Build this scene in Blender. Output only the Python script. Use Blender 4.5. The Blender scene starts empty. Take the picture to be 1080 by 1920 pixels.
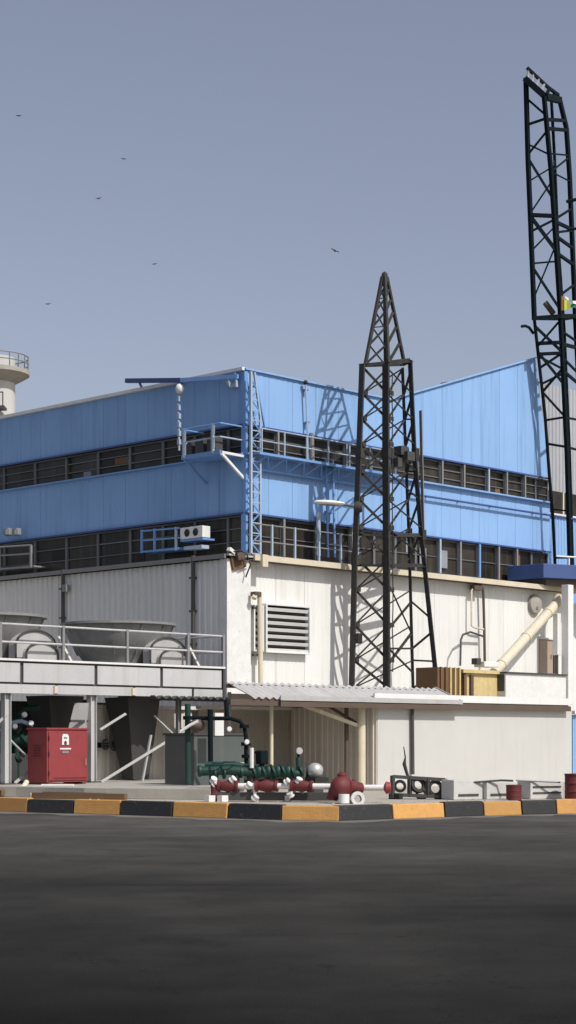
import bpy, math, random
from mathutils import Vector
random.seed(7)
SC = bpy.context.scene
COL = SC.collection
# ------------------------------------------------------------------ camera
F, CX, HY, EYE = 3366.0, 540.0, 1385.0, 1.6        # focal length, centre and horizon in photo pixels
cam = bpy.data.cameras.new('camera')
cam.sensor_fit = 'HORIZONTAL'; cam.sensor_width = 36.0
cam.lens = 36.0 * F / 1080.0
cam.shift_y = (HY - 960.0) / 1080.0
cam.clip_end = 5000; cam.clip_start = 0.1
co = bpy.data.objects.new('camera', cam); COL.objects.link(co)
co.location = (0, 0, EYE); co.rotation_euler = (math.radians(90), 0, 0)
SC.camera = co
# ------------------------------------------------------------------ sky and sun
UX, UY = 0.691, 0.723                # direction along the sunlit facade (receding to the right)
VX, VY = -0.723, 0.691               # direction along the shaded facade (receding to the left)
SUN_EL = 48.0
SUN_AZ = math.atan2(-0.686, 0.727)    # towards the sun, in the plan
sd = Vector((math.cos(SUN_AZ) * math.cos(math.radians(SUN_EL)), math.sin(SUN_AZ) * math.cos(math.radians(SUN_EL)), math.sin(math.radians(SUN_EL))))
w = bpy.data.worlds.new('World'); SC.world = w; w.use_nodes = True
nt = w.node_tree; nt.nodes.clear()
sky = nt.nodes.new('ShaderNodeTexSky'); sky.sky_type = 'NISHITA'; sky.sun_disc = False
sky.sun_elevation = math.radians(SUN_EL); sky.sun_rotation = math.pi / 2 - SUN_AZ
sky.air_density = 1.0; sky.dust_density = 2.0; sky.ozone_density = 1.6
hs = nt.nodes.new('ShaderNodeHueSaturation'); hs.inputs['Saturation'].default_value = 0.66; hs.inputs['Hue'].default_value = 0.515
bgn = nt.nodes.new('ShaderNodeBackground'); bgn.inputs['Strength'].default_value = 0.13
out = nt.nodes.new('ShaderNodeOutputWorld')
nt.links.new(sky.outputs[0], hs.inputs['Color']); nt.links.new(hs.outputs[0], bgn.inputs[0]); nt.links.new(bgn.outputs[0], out.inputs[0])
sl = bpy.data.lights.new('sun', 'SUN'); sl.energy = 4.4; sl.angle = math.radians(0.53); sl.color = (1.0, 0.965, 0.91)
so = bpy.data.objects.new('sun', sl); COL.objects.link(so)
so.rotation_euler = sd.to_track_quat('Z', 'Y').to_euler(); so.location = (20, -20, 40)
SC.view_settings.view_transform = 'Standard'; SC.view_settings.look = 'None'
SC.view_settings.exposure = -0.2; SC.view_settings.gamma = 1.0; SC.view_settings.use_curve_mapping = False
# ------------------------------------------------------------------ coordinates
BX, BY = -1.78, 50.0                 # near corner of the lower hall
def W(a, b, z=0.0): return Vector((BX + a*UX + b*VX, BY + a*UY + b*VY, z))
def A(px, b):                        # metres along the sunlit facade, on the plane b, seen at photo column px
    k = (px - CX) / F; x0 = BX + b*VX; y0 = BY + b*VY
    return (k*y0 - x0) / (UX - k*UY)
def S(px, a):                        # metres along the shaded facade, on the plane a
    k = (px - CX) / F; x0 = BX + a*UX; y0 = BY + a*UY
    return (k*y0 - x0) / (VX - k*VY)
def Z(py, Y): return EYE + (HY - py) / F * Y
def P(px, py, Y): return Vector(((px - CX) / F * Y, Y, Z(py, Y)))
def PB(px, py, b):                   # point on the plane b
    a = A(px, b); q = W(a, b); return Vector((q.x, q.y, Z(py, q.y)))
def PA(px, py, a):
    b = S(px, a); q = W(a, b); return Vector((q.x, q.y, Z(py, q.y)))
U = Vector((UX, UY, 0)); V = Vector((VX, VY, 0)); UP = Vector((0, 0, 1))
# ------------------------------------------------------------------ materials
def mat(name, col, rough=0.6, metal=0.0, var=0.12, scale=1.5, bump=0.0, bscale=40.0, streak=0.0, dirt=(0.25, 0.2, 0.15), spots=0.0, rnd=0.0, spec=0.5):
    m = bpy.data.materials.new(name); m.use_nodes = True
    n = m.node_tree.nodes; l = m.node_tree.links
    bs = n['Principled BSDF']; bs.inputs['Roughness'].default_value = rough; bs.inputs['Metallic'].default_value = metal
    bs.inputs['Specular IOR Level'].default_value = spec
    geo = n.new('ShaderNodeNewGeometry')
    cur = None
    rgb = n.new('ShaderNodeRGB'); rgb.outputs[0].default_value = (*col, 1); cur = rgb.outputs[0]
    def mul(fac_socket, lo, hi):
        nonlocal cur
        mr = n.new('ShaderNodeMapRange'); mr.inputs[3].default_value = lo; mr.inputs[4].default_value = hi
        l.new(fac_socket, mr.inputs[0])
        mx = n.new('ShaderNodeMix'); mx.data_type = 'RGBA'; mx.blend_type = 'MULTIPLY'; mx.inputs[0].default_value = 1
        l.new(cur, mx.inputs[6]); l.new(mr.outputs[0], mx.inputs[7]); cur = mx.outputs[2]
    if var:
        t = n.new('ShaderNodeTexNoise'); t.inputs['Scale'].default_value = scale; t.inputs['Detail'].default_value = 8; t.inputs['Roughness'].default_value = 0.65
        l.new(geo.outputs['Position'], t.inputs['Vector']); mul(t.outputs[0], 1 - 1.6*var, 1 + 1.2*var)
    if rnd:
        oi = n.new('ShaderNodeObjectInfo'); mul(oi.outputs['Random'], 1 - rnd, 1 + rnd*0.6)
    if streak:
        mp = n.new('ShaderNodeMapping'); mp.inputs['Scale'].default_value = (5.0, 5.0, 0.28)
        l.new(geo.outputs['Position'], mp.inputs['Vector'])
        t = n.new('ShaderNodeTexNoise'); t.inputs['Scale'].default_value = 1.0; t.inputs['Detail'].default_value = 6
        l.new(mp.outputs[0], t.inputs['Vector'])
        mr = n.new('ShaderNodeMapRange'); mr.inputs[1].default_value = 0.52; mr.inputs[2].default_value = 0.78; mr.inputs[4].default_value = streak
        l.new(t.outputs[0], mr.inputs[0])
        mx = n.new('ShaderNodeMix'); mx.data_type = 'RGBA'; mx.inputs[7].default_value = (*dirt, 1)
        l.new(mr.outputs[0], mx.inputs[0]); l.new(cur, mx.inputs[6]); cur = mx.outputs[2]
    if spots:
        t = n.new('ShaderNodeTexNoise'); t.inputs['Scale'].default_value = 9; t.inputs['Detail'].default_value = 10; t.inputs['Roughness'].default_value = 0.75
        l.new(geo.outputs['Position'], t.inputs['Vector'])
        mr = n.new('ShaderNodeMapRange'); mr.inputs[1].default_value = 0.57; mr.inputs[2].default_value = 0.66; mr.inputs[4].default_value = spots
        l.new(t.outputs[0], mr.inputs[0])
        mx = n.new('ShaderNodeMix'); mx.data_type = 'RGBA'; mx.inputs[7].default_value = (*dirt, 1)
        l.new(mr.outputs[0], mx.inputs[0]); l.new(cur, mx.inputs[6]); cur = mx.outputs[2]
    l.new(cur, bs.inputs['Base Color'])
    if bump:
        t = n.new('ShaderNodeTexNoise'); t.inputs['Scale'].default_value = bscale; t.inputs['Detail'].default_value = 5
        l.new(geo.outputs['Position'], t.inputs['Vector'])
        b = n.new('ShaderNodeBump'); b.inputs['Strength'].default_value = bump; b.inputs['Distance'].default_value = 0.02
        l.new(t.outputs[0], b.inputs['Height']); l.new(b.outputs[0], bs.inputs['Normal'])
    return m
M = {}
M['blue'] = mat('blue paint', (0.25, 0.42, 0.70), 0.65, var=0.07, scale=0.5, streak=0.4, dirt=(0.12, 0.19, 0.32), rnd=0.04, spec=0.15)
M['bluetrim'] = mat('blue trim paint', (0.16, 0.32, 0.62), 0.5, var=0.12)
M['navy'] = mat('navy paint', (0.05, 0.09, 0.24), 0.55, var=0.15)
M['beige'] = mat('cream cladding', (0.74, 0.73, 0.70), 0.6, var=0.05, scale=0.9, streak=0.22, dirt=(0.34, 0.29, 0.23), rnd=0.04, spec=0.3)
M['white'] = mat('white paint', (0.74, 0.73, 0.71), 0.55, var=0.08, streak=0.2, dirt=(0.35, 0.31, 0.26), rnd=0.04)
M['platwhite'] = mat('weathered white steel', (0.50, 0.50, 0.495), 0.6, var=0.1, scale=2, streak=0.4, dirt=(0.26, 0.22, 0.18), spots=0.15, rnd=0.06)
M['render'] = mat('white render', (0.53, 0.52, 0.495), 0.85, var=0.07, scale=0.8, bump=0.2, streak=0.22, dirt=(0.4, 0.36, 0.3))
M['brownwall'] = mat('taupe cladding', (0.74, 0.68, 0.60), 0.7, var=0.08, streak=0.15, dirt=(0.3, 0.26, 0.22), rnd=0.05)
M['stained'] = mat('stained render', (0.70, 0.69, 0.67), 0.85, var=0.14, scale=3, spots=0.5, dirt=(0.36, 0.34, 0.31), bump=0.3)
M['cream'] = mat('cream paint', (0.62, 0.55, 0.42), 0.6, var=0.14, spots=0.35, dirt=(0.28, 0.2, 0.12))
M['sheet'] = mat('galvanised sheet', (0.45, 0.44, 0.43), 0.65, 0.0, var=0.16, scale=2, streak=0.2, rnd=0.06, dirt=(0.3, 0.25, 0.2))
M['greyclad'] = mat('grey cladding', (0.38, 0.39, 0.42), 0.7, var=0.08, streak=0.25, dirt=(0.25, 0.25, 0.26), rnd=0.05)
M['brown'] = mat('brown steel', (0.10, 0.07, 0.055), 0.7, var=0.2)
M['glass'] = mat('dusty dark glass', (0.040, 0.034, 0.027), 0.35, var=0.6, scale=1.6, streak=0.5, dirt=(0.10, 0.085, 0.06), rnd=0.6, spec=0.25)
M['reflection'] = mat('pale blind', (0.25, 0.27, 0.3), 0.6, var=0.3)  # reflected light put into the colour, also used for some paler panes
M['dark'] = mat('dark interior', (0.022, 0.02, 0.018), 0.9, var=0.3)
M['frame'] = mat('grey window frame', (0.13, 0.135, 0.14), 0.5, var=0.2, rnd=0.3)
M['palebar'] = mat('pale blue steel', (0.36, 0.44, 0.54), 0.5, var=0.15, spots=0.3, dirt=(0.15, 0.12, 0.1))
M['tower'] = mat('weathered dark steel', (0.034, 0.032, 0.029), 0.8, 0.0, var=0.4, scale=5, spots=0.5, dirt=(0.13, 0.11, 0.09), rnd=0.4)
M['mast'] = mat('green black steel', (0.007, 0.013, 0.016), 0.8, var=0.3, rnd=0.15, spec=0.1)
M['grey'] = mat('grey steel', (0.23, 0.225, 0.22), 0.55, var=0.15, spots=0.3, dirt=(0.12, 0.1, 0.08))
M['darkgrey'] = mat('dark grey steel', (0.06, 0.058, 0.055), 0.6, var=0.25)
M['fan'] = mat('weathered fibreglass', (0.23, 0.228, 0.22), 0.7, var=0.22, scale=2.5, streak=0.5, dirt=(0.13, 0.12, 0.11))
M['concrete'] = mat('concrete', (0.36, 0.34, 0.30), 0.9, var=0.18, scale=2.5, bump=0.4, spots=0.3, dirt=(0.2, 0.17, 0.13))
M['paleconc'] = mat('pale concrete', (0.55, 0.54, 0.51), 0.9, var=0.14, scale=3, bump=0.4, spots=0.25, dirt=(0.3, 0.27, 0.22), rnd=0.05)
M['red'] = mat('red enamel', (0.27, 0.04, 0.043), 0.6, var=0.14, scale=4, spots=0.15, dirt=(0.2, 0.03, 0.03))
M['darkred'] = mat('dull red paint', (0.13, 0.018, 0.020), 0.65, var=0.25, scale=6, spots=0.25, dirt=(0.08, 0.03, 0.025))
M['green'] = mat('green machine paint', (0.006, 0.042, 0.030), 0.55, var=0.25, scale=5, spots=0.2, dirt=(0.03, 0.035, 0.03))
M['tank'] = mat('grey green tank', (0.085, 0.10, 0.095), 0.5, var=0.15, streak=0.2)
M['silver'] = mat('silver paint', (0.55, 0.55, 0.53), 0.35, 0.4, var=0.1)
M['black'] = mat('black rubber', (0.018, 0.018, 0.018), 0.7, var=0.2)
M['yellow'] = mat('yellow timber', (0.60, 0.47, 0.22), 0.7, var=0.2, scale=6, streak=0.3, dirt=(0.25, 0.15, 0.06))
M['timber'] = mat('dark timber', (0.16, 0.09, 0.04), 0.8, var=0.3)
M['tan'] = mat('tan door', (0.40, 0.31, 0.25), 0.6, var=0.1)
M['kerbblack'] = mat('kerb black paint', (0.022, 0.022, 0.024), 0.65, var=0.3, scale=6, bump=0.5, spots=0.75, dirt=(0.10, 0.093, 0.083))
M['kerborange'] = mat('kerb orange paint', (0.60, 0.31, 0.09), 0.75, var=0.16, scale=6, bump=0.6, spots=0.7, dirt=(0.30, 0.23, 0.15), rnd=0.2)
M['bird'] = mat('bird plumage', (0.10, 0.10, 0.11), 0.8, var=0.1)
M['forange'] = mat('orange cloth', (0.65, 0.25, 0.05), 0.8)
M['fyellow'] = mat('yellow green cloth', (0.42, 0.48, 0.06), 0.8)
M['fwhite'] = mat('white cloth', (0.7, 0.72, 0.7), 0.8)
M['fgreen'] = mat('green cloth', (0.02, 0.22, 0.13), 0.8)
def asphalt():
    m = bpy.data.materials.new('asphalt'); m.use_nodes = True
    n = m.node_tree.nodes; l = m.node_tree.links; bs = n['Principled BSDF']
    geo = n.new('ShaderNodeNewGeometry')
    def noise(scale, detail, sx=1, sy=1, rough=0.6):
        mp = n.new('ShaderNodeMapping'); mp.inputs['Scale'].default_value = (sx, sy, 1); l.new(geo.outputs['Position'], mp.inputs['Vector'])
        t = n.new('ShaderNodeTexNoise'); t.inputs['Scale'].default_value = scale; t.inputs['Detail'].default_value = detail; t.inputs['Roughness'].default_value = rough
        l.new(mp.outputs[0], t.inputs['Vector']); return t.outputs[0]
    def rng(s, a, b, c, d):
        r = n.new('ShaderNodeMapRange'); r.inputs[1].default_value = a; r.inputs[2].default_value = b; r.inputs[3].default_value = c; r.inputs[4].default_value = d
        l.new(s, r.inputs[0]); return r.outputs[0]
    def mix(bt, a, b, f=1.0):
        x = n.new('ShaderNodeMix'); x.data_type = 'RGBA'; x.blend_type = bt
        if isinstance(f, float): x.inputs[0].default_value = f
        else: l.new(f, x.inputs[0])
        for i, s in ((6, a), (7, b)):
            if isinstance(s, tuple): x.inputs[i].default_value = (*s, 1)
            else: l.new(s, x.inputs[i])
        return x.outputs[2]
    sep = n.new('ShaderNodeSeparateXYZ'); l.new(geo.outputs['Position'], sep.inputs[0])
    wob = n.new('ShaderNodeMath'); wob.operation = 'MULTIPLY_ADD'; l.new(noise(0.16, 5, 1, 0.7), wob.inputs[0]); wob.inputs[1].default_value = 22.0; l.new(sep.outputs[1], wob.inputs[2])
    near_dark = mix('MIX', (0.0085, 0.0083, 0.008), (0.017, 0.0166, 0.0155), rng(noise(0.3, 3, 1, 0.5), 0.35, 0.68, 0, 1))
    dusty = mix('MIX', (0.062, 0.0595, 0.055), (0.094, 0.090, 0.082), rng(noise(0.22, 6, 1, 0.5), 0.35, 0.68, 0, 1))  # paler colour for the far end of the painted darkening
    c = mix('MIX', near_dark, dusty, rng(wob.outputs[0], 20, 44, 0, 1))   # foreground darkening painted into the road colour: dark near camera, paler towards kerb
    c = mix('MULTIPLY', c, rng(noise(1.1, 3), 0.3, 0.7, 0.86, 1.14))
    # worn wheel tracks: long pale and dark strips along the lane
    mp2 = n.new('ShaderNodeMapping'); mp2.inputs['Rotation'].default_value = (0, 0, math.radians(-17)); mp2.inputs['Scale'].default_value = (0.10, 0.32, 1); l.new(geo.outputs['Position'], mp2.inputs['Vector'])
    t2 = n.new('ShaderNodeTexNoise'); t2.inputs['Scale'].default_value = 1.0; t2.inputs['Detail'].default_value = 6; t2.inputs['Roughness'].default_value = 0.6; l.new(mp2.outputs[0], t2.inputs['Vector'])
    c = mix('MULTIPLY', c, rng(t2.outputs[0], 0.32, 0.68, 0.80, 1.20))
    mp3 = n.new('ShaderNodeMapping'); mp3.inputs['Rotation'].default_value = (0, 0, math.radians(28)); mp3.inputs['Scale'].default_value = (0.10, 0.9, 1); mp3.inputs['Location'].default_value = (3.1, 1.7, 0); l.new(geo.outputs['Position'], mp3.inputs['Vector'])
    t3 = n.new('ShaderNodeTexNoise'); t3.inputs['Scale'].default_value = 1.0; t3.inputs['Detail'].default_value = 3; l.new(mp3.outputs[0], t3.inputs['Vector'])
    c = mix('MIX', c, (0.011, 0.011, 0.0108), rng(t3.outputs[0], 0.62, 0.74, 0, 0.65))
    c = mix('MULTIPLY', c, rng(noise(60, 6, 1, 1, 0.8), 0.32, 0.68, 0.6, 1.45))
    # oil stains and worn strips
    c = mix('MIX', c, (0.012, 0.012, 0.012), rng(noise(0.75, 4, 0.7, 1.1), 0.64, 0.76, 0, 0.4))
    # cracks: thin lines where a wandering noise crosses one value
    t = noise(0.35, 5, 1, 1)
    mth = n.new('ShaderNodeMath'); mth.operation = 'SUBTRACT'; l.new(t, mth.inputs[0]); mth.inputs[1].default_value = 0.47
    ab = n.new('ShaderNodeMath'); ab.operation = 'ABSOLUTE'; l.new(mth.outputs[0], ab.inputs[0])
    c = mix('MIX', c, (0.009, 0.009, 0.009), rng(ab.outputs[0], 0.0, 0.003, 0.55, 0.0))
    l.new(c, bs.inputs['Base Color'])
    l.new(rng(noise(0.4, 5), 0.3, 0.7, 0.8, 0.95), bs.inputs['Roughness']); bs.inputs['Specular IOR Level'].default_value = 0.04
    b = n.new('ShaderNodeBump'); b.inputs['Strength'].default_value = 0.5; b.inputs['Distance'].default_value = 0.01
    l.new(noise(90, 4), b.inputs['Height']); l.new(b.outputs[0], bs.inputs['Normal'])
    return m
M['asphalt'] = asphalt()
M['dust'] = mat('gutter dust', (0.15, 0.14, 0.125), 0.95, var=0.35, scale=2.5, spots=0.6, dirt=(0.06, 0.058, 0.055), bump=0.4)
M['pave'] = mat('dusty paving', (0.40, 0.36, 0.30), 0.95, var=0.2, scale=1.8, spots=0.4, dirt=(0.2, 0.17, 0.13), bump=0.4)
# ------------------------------------------------------------------ mesh building
WL = {}                                # world location of every parent (nothing is rotated)
class MB:
    def __init__(s): s.v = []; s.f = []; s.sm = False
    def add(s, vs, fs):
        o = len(s.v); s.v += [Vector(v) for v in vs]; s.f += [tuple(i + o for i in f) for f in fs]; return s
    def box(s, c, sx, sy, sz, ax=U, ay=V, az=UP):
        c = Vector(c); hx, hy, hz = ax*sx/2, ay*sy/2, az*sz/2
        vs = [c + i*hx + j*hy + k*hz for k in (-1, 1) for j in (-1, 1) for i in (-1, 1)]
        return s.add(vs, [(0,2,3,1), (4,5,7,6), (0,1,5,4), (2,6,7,3), (0,4,6,2), (1,3,7,5)])
    def bar(s, p, q, w, h=None):
        p = Vector(p); q = Vector(q); d = q - p; L = d.length
        if L < 1e-6: return s
        d = d / L; r = Vector((0, 0, 1)) if abs(d.z) < 0.95 else U
        x = d.cross(r).normalized(); y = x.cross(d).normalized()
        return s.box((p + q)/2, w, h or w, L, x, y, d)
    def angle(s, p, q, w, t):            # L-section steel
        p = Vector(p); q = Vector(q); d = (q - p); L = d.length; d = d/L
        r = Vector((0, 0, 1)) if abs(d.z) < 0.95 else U
        x = d.cross(r).normalized(); y = x.cross(d).normalized(); c = (p + q)/2
        s.box(c + y*(t/2 - w/2), w, t, L, x, y, d); s.box(c + x*(t/2 - w/2) + y*t/2, t, w - t, L, x, y, d); return s
    def tube(s, pts, r, n=8, cap=True):
        pts = [Vector(p) for p in pts]; rr = r if isinstance(r, (list, tuple)) else [r]*len(pts)
        rings = []; prev = None
        for i, p in enumerate(pts):
            d = (pts[min(i+1, len(pts)-1)] - pts[max(i-1, 0)]).normalized()
            if prev is None:
                ref = Vector((0, 0, 1)) if abs(d.z) < 0.9 else Vector((1, 0, 0)); x = d.cross(ref).normalized()
            else:
                x = (prev - d*prev.dot(d)).normalized()
            prev = x; y = d.cross(x)
            rings.append([p + (x*math.cos(2*math.pi*k/n) + y*math.sin(2*math.pi*k/n))*rr[i] for k in range(n)])
        vs = [v for g in rings for v in g]; fs = []
        for i in range(len(pts)-1):
            for k in range(n):
                a = i*n + k; b = i*n + (k+1) % n; fs.append((a, b, b+n, a+n))
        if cap: fs.append(tuple(range(n-1, -1, -1))); fs.append(tuple((len(pts)-1)*n + k for k in range(n)))
        s.sm = True
        return s.add(vs, fs)
    def lathe(s, c, prof, n=32, axis=UP):
        c = Vector(c); axis = Vector(axis).normalized()
        x = axis.cross(Vector((0.3, 0.9, 0.1))).normalized(); y = axis.cross(x)
        vs = []; fs = []
        for r, h in prof:
            for k in range(n):
                t = 2*math.pi*k/n; vs.append(c + axis*h + (x*math.cos(t) + y*math.sin(t))*r)
        for i in range(len(prof)-1):
            for k in range(n):
                a = i*n + k; b = i*n + (k+1) % n; fs.append((a, b, b+n, a+n))
        s.sm = True
        return s.add(vs, fs)
    def prism(s, poly, ext):             # closed polygon pushed along ext
        poly = [Vector(p) for p in poly]; ext = Vector(ext); n = len(poly)
        return s.add(poly + [p + ext for p in poly], [tuple(range(n-1, -1, -1)), tuple(range(n, 2*n))] + [(i, (i+1) % n, (i+1) % n + n, i + n) for i in range(n)])
    def sphere(s, c, rx, ry, rz, n=14, m=8, ax=U, ay=V, az=UP):
        c = Vector(c); vs = []; fs = []
        for i in range(m+1):
            ph = math.pi*i/m
            for k in range(n):
                t = 2*math.pi*k/n
                vs.append(c + ax*rx*math.sin(ph)*math.cos(t) + ay*ry*math.sin(ph)*math.sin(t) + az*rz*math.cos(ph))
        for i in range(m):
            for k in range(n): fs.append((i*n+k, (i+1)*n+k, (i+1)*n+(k+1) % n, i*n+(k+1) % n))
        s.sm = True
        return s.add(vs, fs)
    def build(s, name, m, parent=None, loc=None, smooth=None, bevel=0.0):
        lo = Vector(loc) if loc is not None else (Vector(WL[parent.name]) if parent else (sum(s.v, Vector())/max(1, len(s.v))))
        me = bpy.data.meshes.new(name); me.from_pydata([v - lo for v in s.v], [], s.f)
        me.materials.append(M[m] if isinstance(m, str) else m)
        import bmesh
        bm = bmesh.new(); bm.from_mesh(me); bmesh.ops.recalc_face_normals(bm, faces=bm.faces)
        if bevel:
            ed = [e for e in bm.edges if len(e.link_faces) == 2 and e.calc_face_angle(0) > 0.6]
            bmesh.ops.bevel(bm, geom=ed, offset=bevel, segments=2, affect='EDGES', profile=0.6)
        bm.to_mesh(me); bm.free()
        if s.sm if smooth is None else smooth:
            me.polygons.foreach_set('use_smooth', [True]*len(me.polygons))
            me.set_sharp_from_angle(angle=math.radians(40))
        o = bpy.data.objects.new(name, me); COL.objects.link(o)
        if parent: o.parent = parent; o.location = lo - Vector(WL[parent.name])
        else: o.location = lo
        WL[o.name] = tuple(lo)
        return o
def tag(o, label=None, cat=None, group=None, kind=None):
    for k, v in (('label', label), ('category', cat), ('group', group), ('kind', kind)):
        if v: o[k] = v
    return o
def thing(name, label, cat, loc, group=None):
    o = bpy.data.objects.new(name, None); COL.objects.link(o); o.empty_display_size = 0.3
    o.location = loc; WL[o.name] = tuple(loc); return tag(o, label, cat, group)
def copy_thing(o, delta, parent=None, seen=None):
    c = o.copy(); COL.objects.link(c)
    if parent: c.parent = parent
    else: c.location = Vector(o.location) + Vector(delta)
    WL[c.name] = tuple(Vector(WL[o.name]) + Vector(delta))
    for ch in list(o.children): copy_thing(ch, delta, c)
    return c
def corr(parent, m, p, d, nrm, L, zb, zt0, zt1, pitch=0.2, depth=0.03, name='cladding_panel'):
    """one sheet of ribbed cladding: from p along d for L metres, ribs towards nrm"""
    prof = [(0.0, 0)]; x = 0.0
    while x < L - pitch*0.5:
        prof += [(x + pitch*0.45, 0), (x + pitch*0.55, 1), (x + pitch*0.88, 1), (x + pitch*0.98, 0)]; x += pitch
    prof = [q for q in prof if q[0] <= L - 0.012] + [(L - 0.01, 0)]
    mb = MB(); vs = []; fs = []
    for x, k in prof:
        t = x/L; q = Vector((p[0], p[1], 0)) + d*x + nrm*(k*depth)
        zt = zt0 + (zt1 - zt0)*t
        vs += [q + UP*zb, q + UP*zt]
    n = len(prof)
    for i in range(n-1): fs.append((2*i, 2*i+2, 2*i+3, 2*i+1))
    # folded back edges give the sheet its thickness
    back = -nrm*0.04
    o0 = len(vs); vs += [vs[0] + back, vs[1] + back, vs[2*n-2] + back, vs[2*n-1] + back]
    fs += [(0, 1, o0+1, o0), (2*n-2, o0+2, o0+3, 2*n-1), (o0, o0+1, o0+3, o0+2)]
    fs.append(tuple([2*i for i in range(n)] + [o0+2, o0])); fs.append(tuple([2*i+1 for i in range(n)][::-1] + [o0+1, o0+3]))
    mb.add(vs, fs)
    return mb.build(name, m, parent, smooth=False)
NR = -V; NL = -U                      # outward normals of the sunlit and the shaded facade
# ================================================================== SETTING
KP = [(-640, 1500.5), (-500, 1504.5), (-375, 1508.5), (-260, 1512), (-150, 1516), (-50, 1519.5), (50, 1523.5), (137, 1526), (224, 1528.4), (322, 1531.5), (425, 1535), (527, 1538.2), (636, 1539.6), (738, 1536), (835, 1532.4), (908, 1530), (980, 1528), (1045, 1526.5), (1110, 1525.3), (1180, 1524), (1250, 1523), (1325, 1522), (1400, 1521), (1480, 1520)]
def kpt(px, py): Y = EYE*F/(py - HY); return Vector(((px - CX)/F*Y, Y, 0))
K = [kpt(*k) for k in KP]
PZ = 0.29
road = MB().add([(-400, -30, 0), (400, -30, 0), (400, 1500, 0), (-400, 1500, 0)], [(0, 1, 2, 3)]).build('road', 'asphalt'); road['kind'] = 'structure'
# strip of wind-blown dust in the gutter, uneven edge
mb = MB(); vs = []; fs = []
N = 120
for i in range(N + 1):
    t = i/N*(len(K)-1); j = min(int(t), len(K)-2); q = K[j].lerp(K[j+1], t-j)
    wd = 0.55 + 0.25*math.sin(i*0.9) + 0.3*random.random()
    n = Vector((q.x*0.0, -1, 0)); vs += [q + Vector((0, 0.05, 0.004)), q + n*wd + Vector((0, 0, 0.004))]
for i in range(N): fs.append((2*i, 2*i+1, 2*i+3, 2*i+2))
g = mb.add(vs, fs).build('gutter', 'dust'); g['kind'] = 'structure'
kerb = thing('kerb', 'kerb of alternating black and orange painted blocks along the road', 'kerb', tuple(K[0])); kerb['kind'] = 'structure'; del kerb['category']
for i in range(len(K)-1):
    p, q = K[i], K[i+1]; d = (q - p).normalized(); nb = Vector((-d.y, d.x, 0))
    p = p + d*random.uniform(.006, .02) + nb*random.uniform(-.012, .012); q = q - d*random.uniform(.006, .02) + nb*random.uniform(-.012, .012)
    h = 0.30 + random.uniform(-0.014, 0.014)
    f = p + nb*0.035; f2 = q + nb*0.035
    mb = MB().add([p, q, q + nb*0.22, p + nb*0.22, f + UP*h, f2 + UP*h, q + nb*0.22 + UP*h, p + nb*0.22 + UP*h], [(0,1,2,3), (4,5,6,7), (0,1,5,4), (1,2,6,5), (2,3,7,6), (3,0,4,7)])
    blk = mb.build('kerb_block', 'kerbblack' if i % 2 == 0 else 'kerborange', kerb, bevel=0.02)
pts = [k + Vector((0, 0.2, PZ)) for k in K]
far = [Vector((60, 40, PZ)), Vector((60, 130, PZ)), Vector((-60, 130, PZ)), Vector((-60, 46, PZ))]
pv = MB().prism(pts + far, (0, 0, -0.25)).build('pavement', 'pave'); pv['kind'] = 'structure'
# raised concrete plinth behind the kerb on the left
pl0 = [P(-160, 1488, 41.3), P(30, 1490, 40.2), P(158, 1493, 39.2)]
pz = 0.53
a0, a1, a2 = [Vector((q.x, q.y, PZ)) for q in pl0]
b0 = Vector((P(395, 1497, 38.4).x, 38.4, PZ))
mb = MB().prism([a0, a1, a2, b0, W(-2.3, -3.0, PZ), W(-2.3, 5, PZ), W(-14, 5, PZ)], (0, 0, pz - PZ))
s = mb.build('plinth', 'concrete', bevel=0.015); s['kind'] = 'structure'
# ================================================================== BLUE FACTORY HALL
HA, HB = 1.8, 1.0                    # plane of the shaded facade, plane of the sunlit facade
HC = W(HA, HB)
zt, z1, z2, z3, z4 = Z(693, HC.y), Z(794, HC.y), Z(852, HC.y), Z(960, HC.y), 6.95
aK = A(730, HB); aE = A(1003, HB); aE2 = A(1031, HB)
zE = Z(672, W(aE, HB).y)
zE2 = z1
LB = 23.0
fac = thing('factory_hall', 'tall blue clad factory hall with two dark window bands and rising right roofline', 'factory building', tuple(W(HA, HB, 0)))
# solid core under the roof
core = MB().prism([W(HA + .28, HB + .28, 0.3), W(aE2, HB + .28, 0.3), W(aE2, HB + LB, 0.3), W(HA + .28, HB + LB, 0.3)], (0, 0, z1 - 0.32))
core.build('wall', 'dark', fac)
def ztop(a): return zt if a <= aK else zt + (zE - zt)*(a - aK)/(aE - aK)
prof = [W(HA + 0.02, HB + .06, zt - 0.12), W(aE + .02, HB + .06, zt - 0.12), W(aE + .02, HB + .06, z1 + .05), W(HA + 0.02, HB + .06, z1 + .05)]
MB().prism(prof, V*LB).build('roof', 'sheet', fac)
MB().prism([W(aK - .02, HB + .06, zt - .11), W(aE + .02, HB + .06, zt - .11), W(aE + .02, HB + .06, zE - .06)], V*.25).build('parapet_backing', 'sheet', fac)
# cladding of the sunlit facade
n = 14; st = (aE - HA)/n
for i in range(n):
    x0, x1 = HA + i*st, HA + (i+1)*st
    corr(fac, 'blue', W(x0, HB), U, NR, st, z1, ztop(x0), ztop(x1), 0.26, 0.006)
tri = MB().prism([W(aE, HB - .012, z1), W(aE2, HB - .012, z1), W(aE, HB - .012, zE)], V*0.06); tri.build('cladding_panel', 'blue', fac)
n2 = 15; st2 = (aE2 - HA)/n2
for i in range(n2):
    corr(fac, 'blue', W(HA + i*st2, HB), U, NR, st2, z3, z2, z2, 0.26, 0.006)
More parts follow.
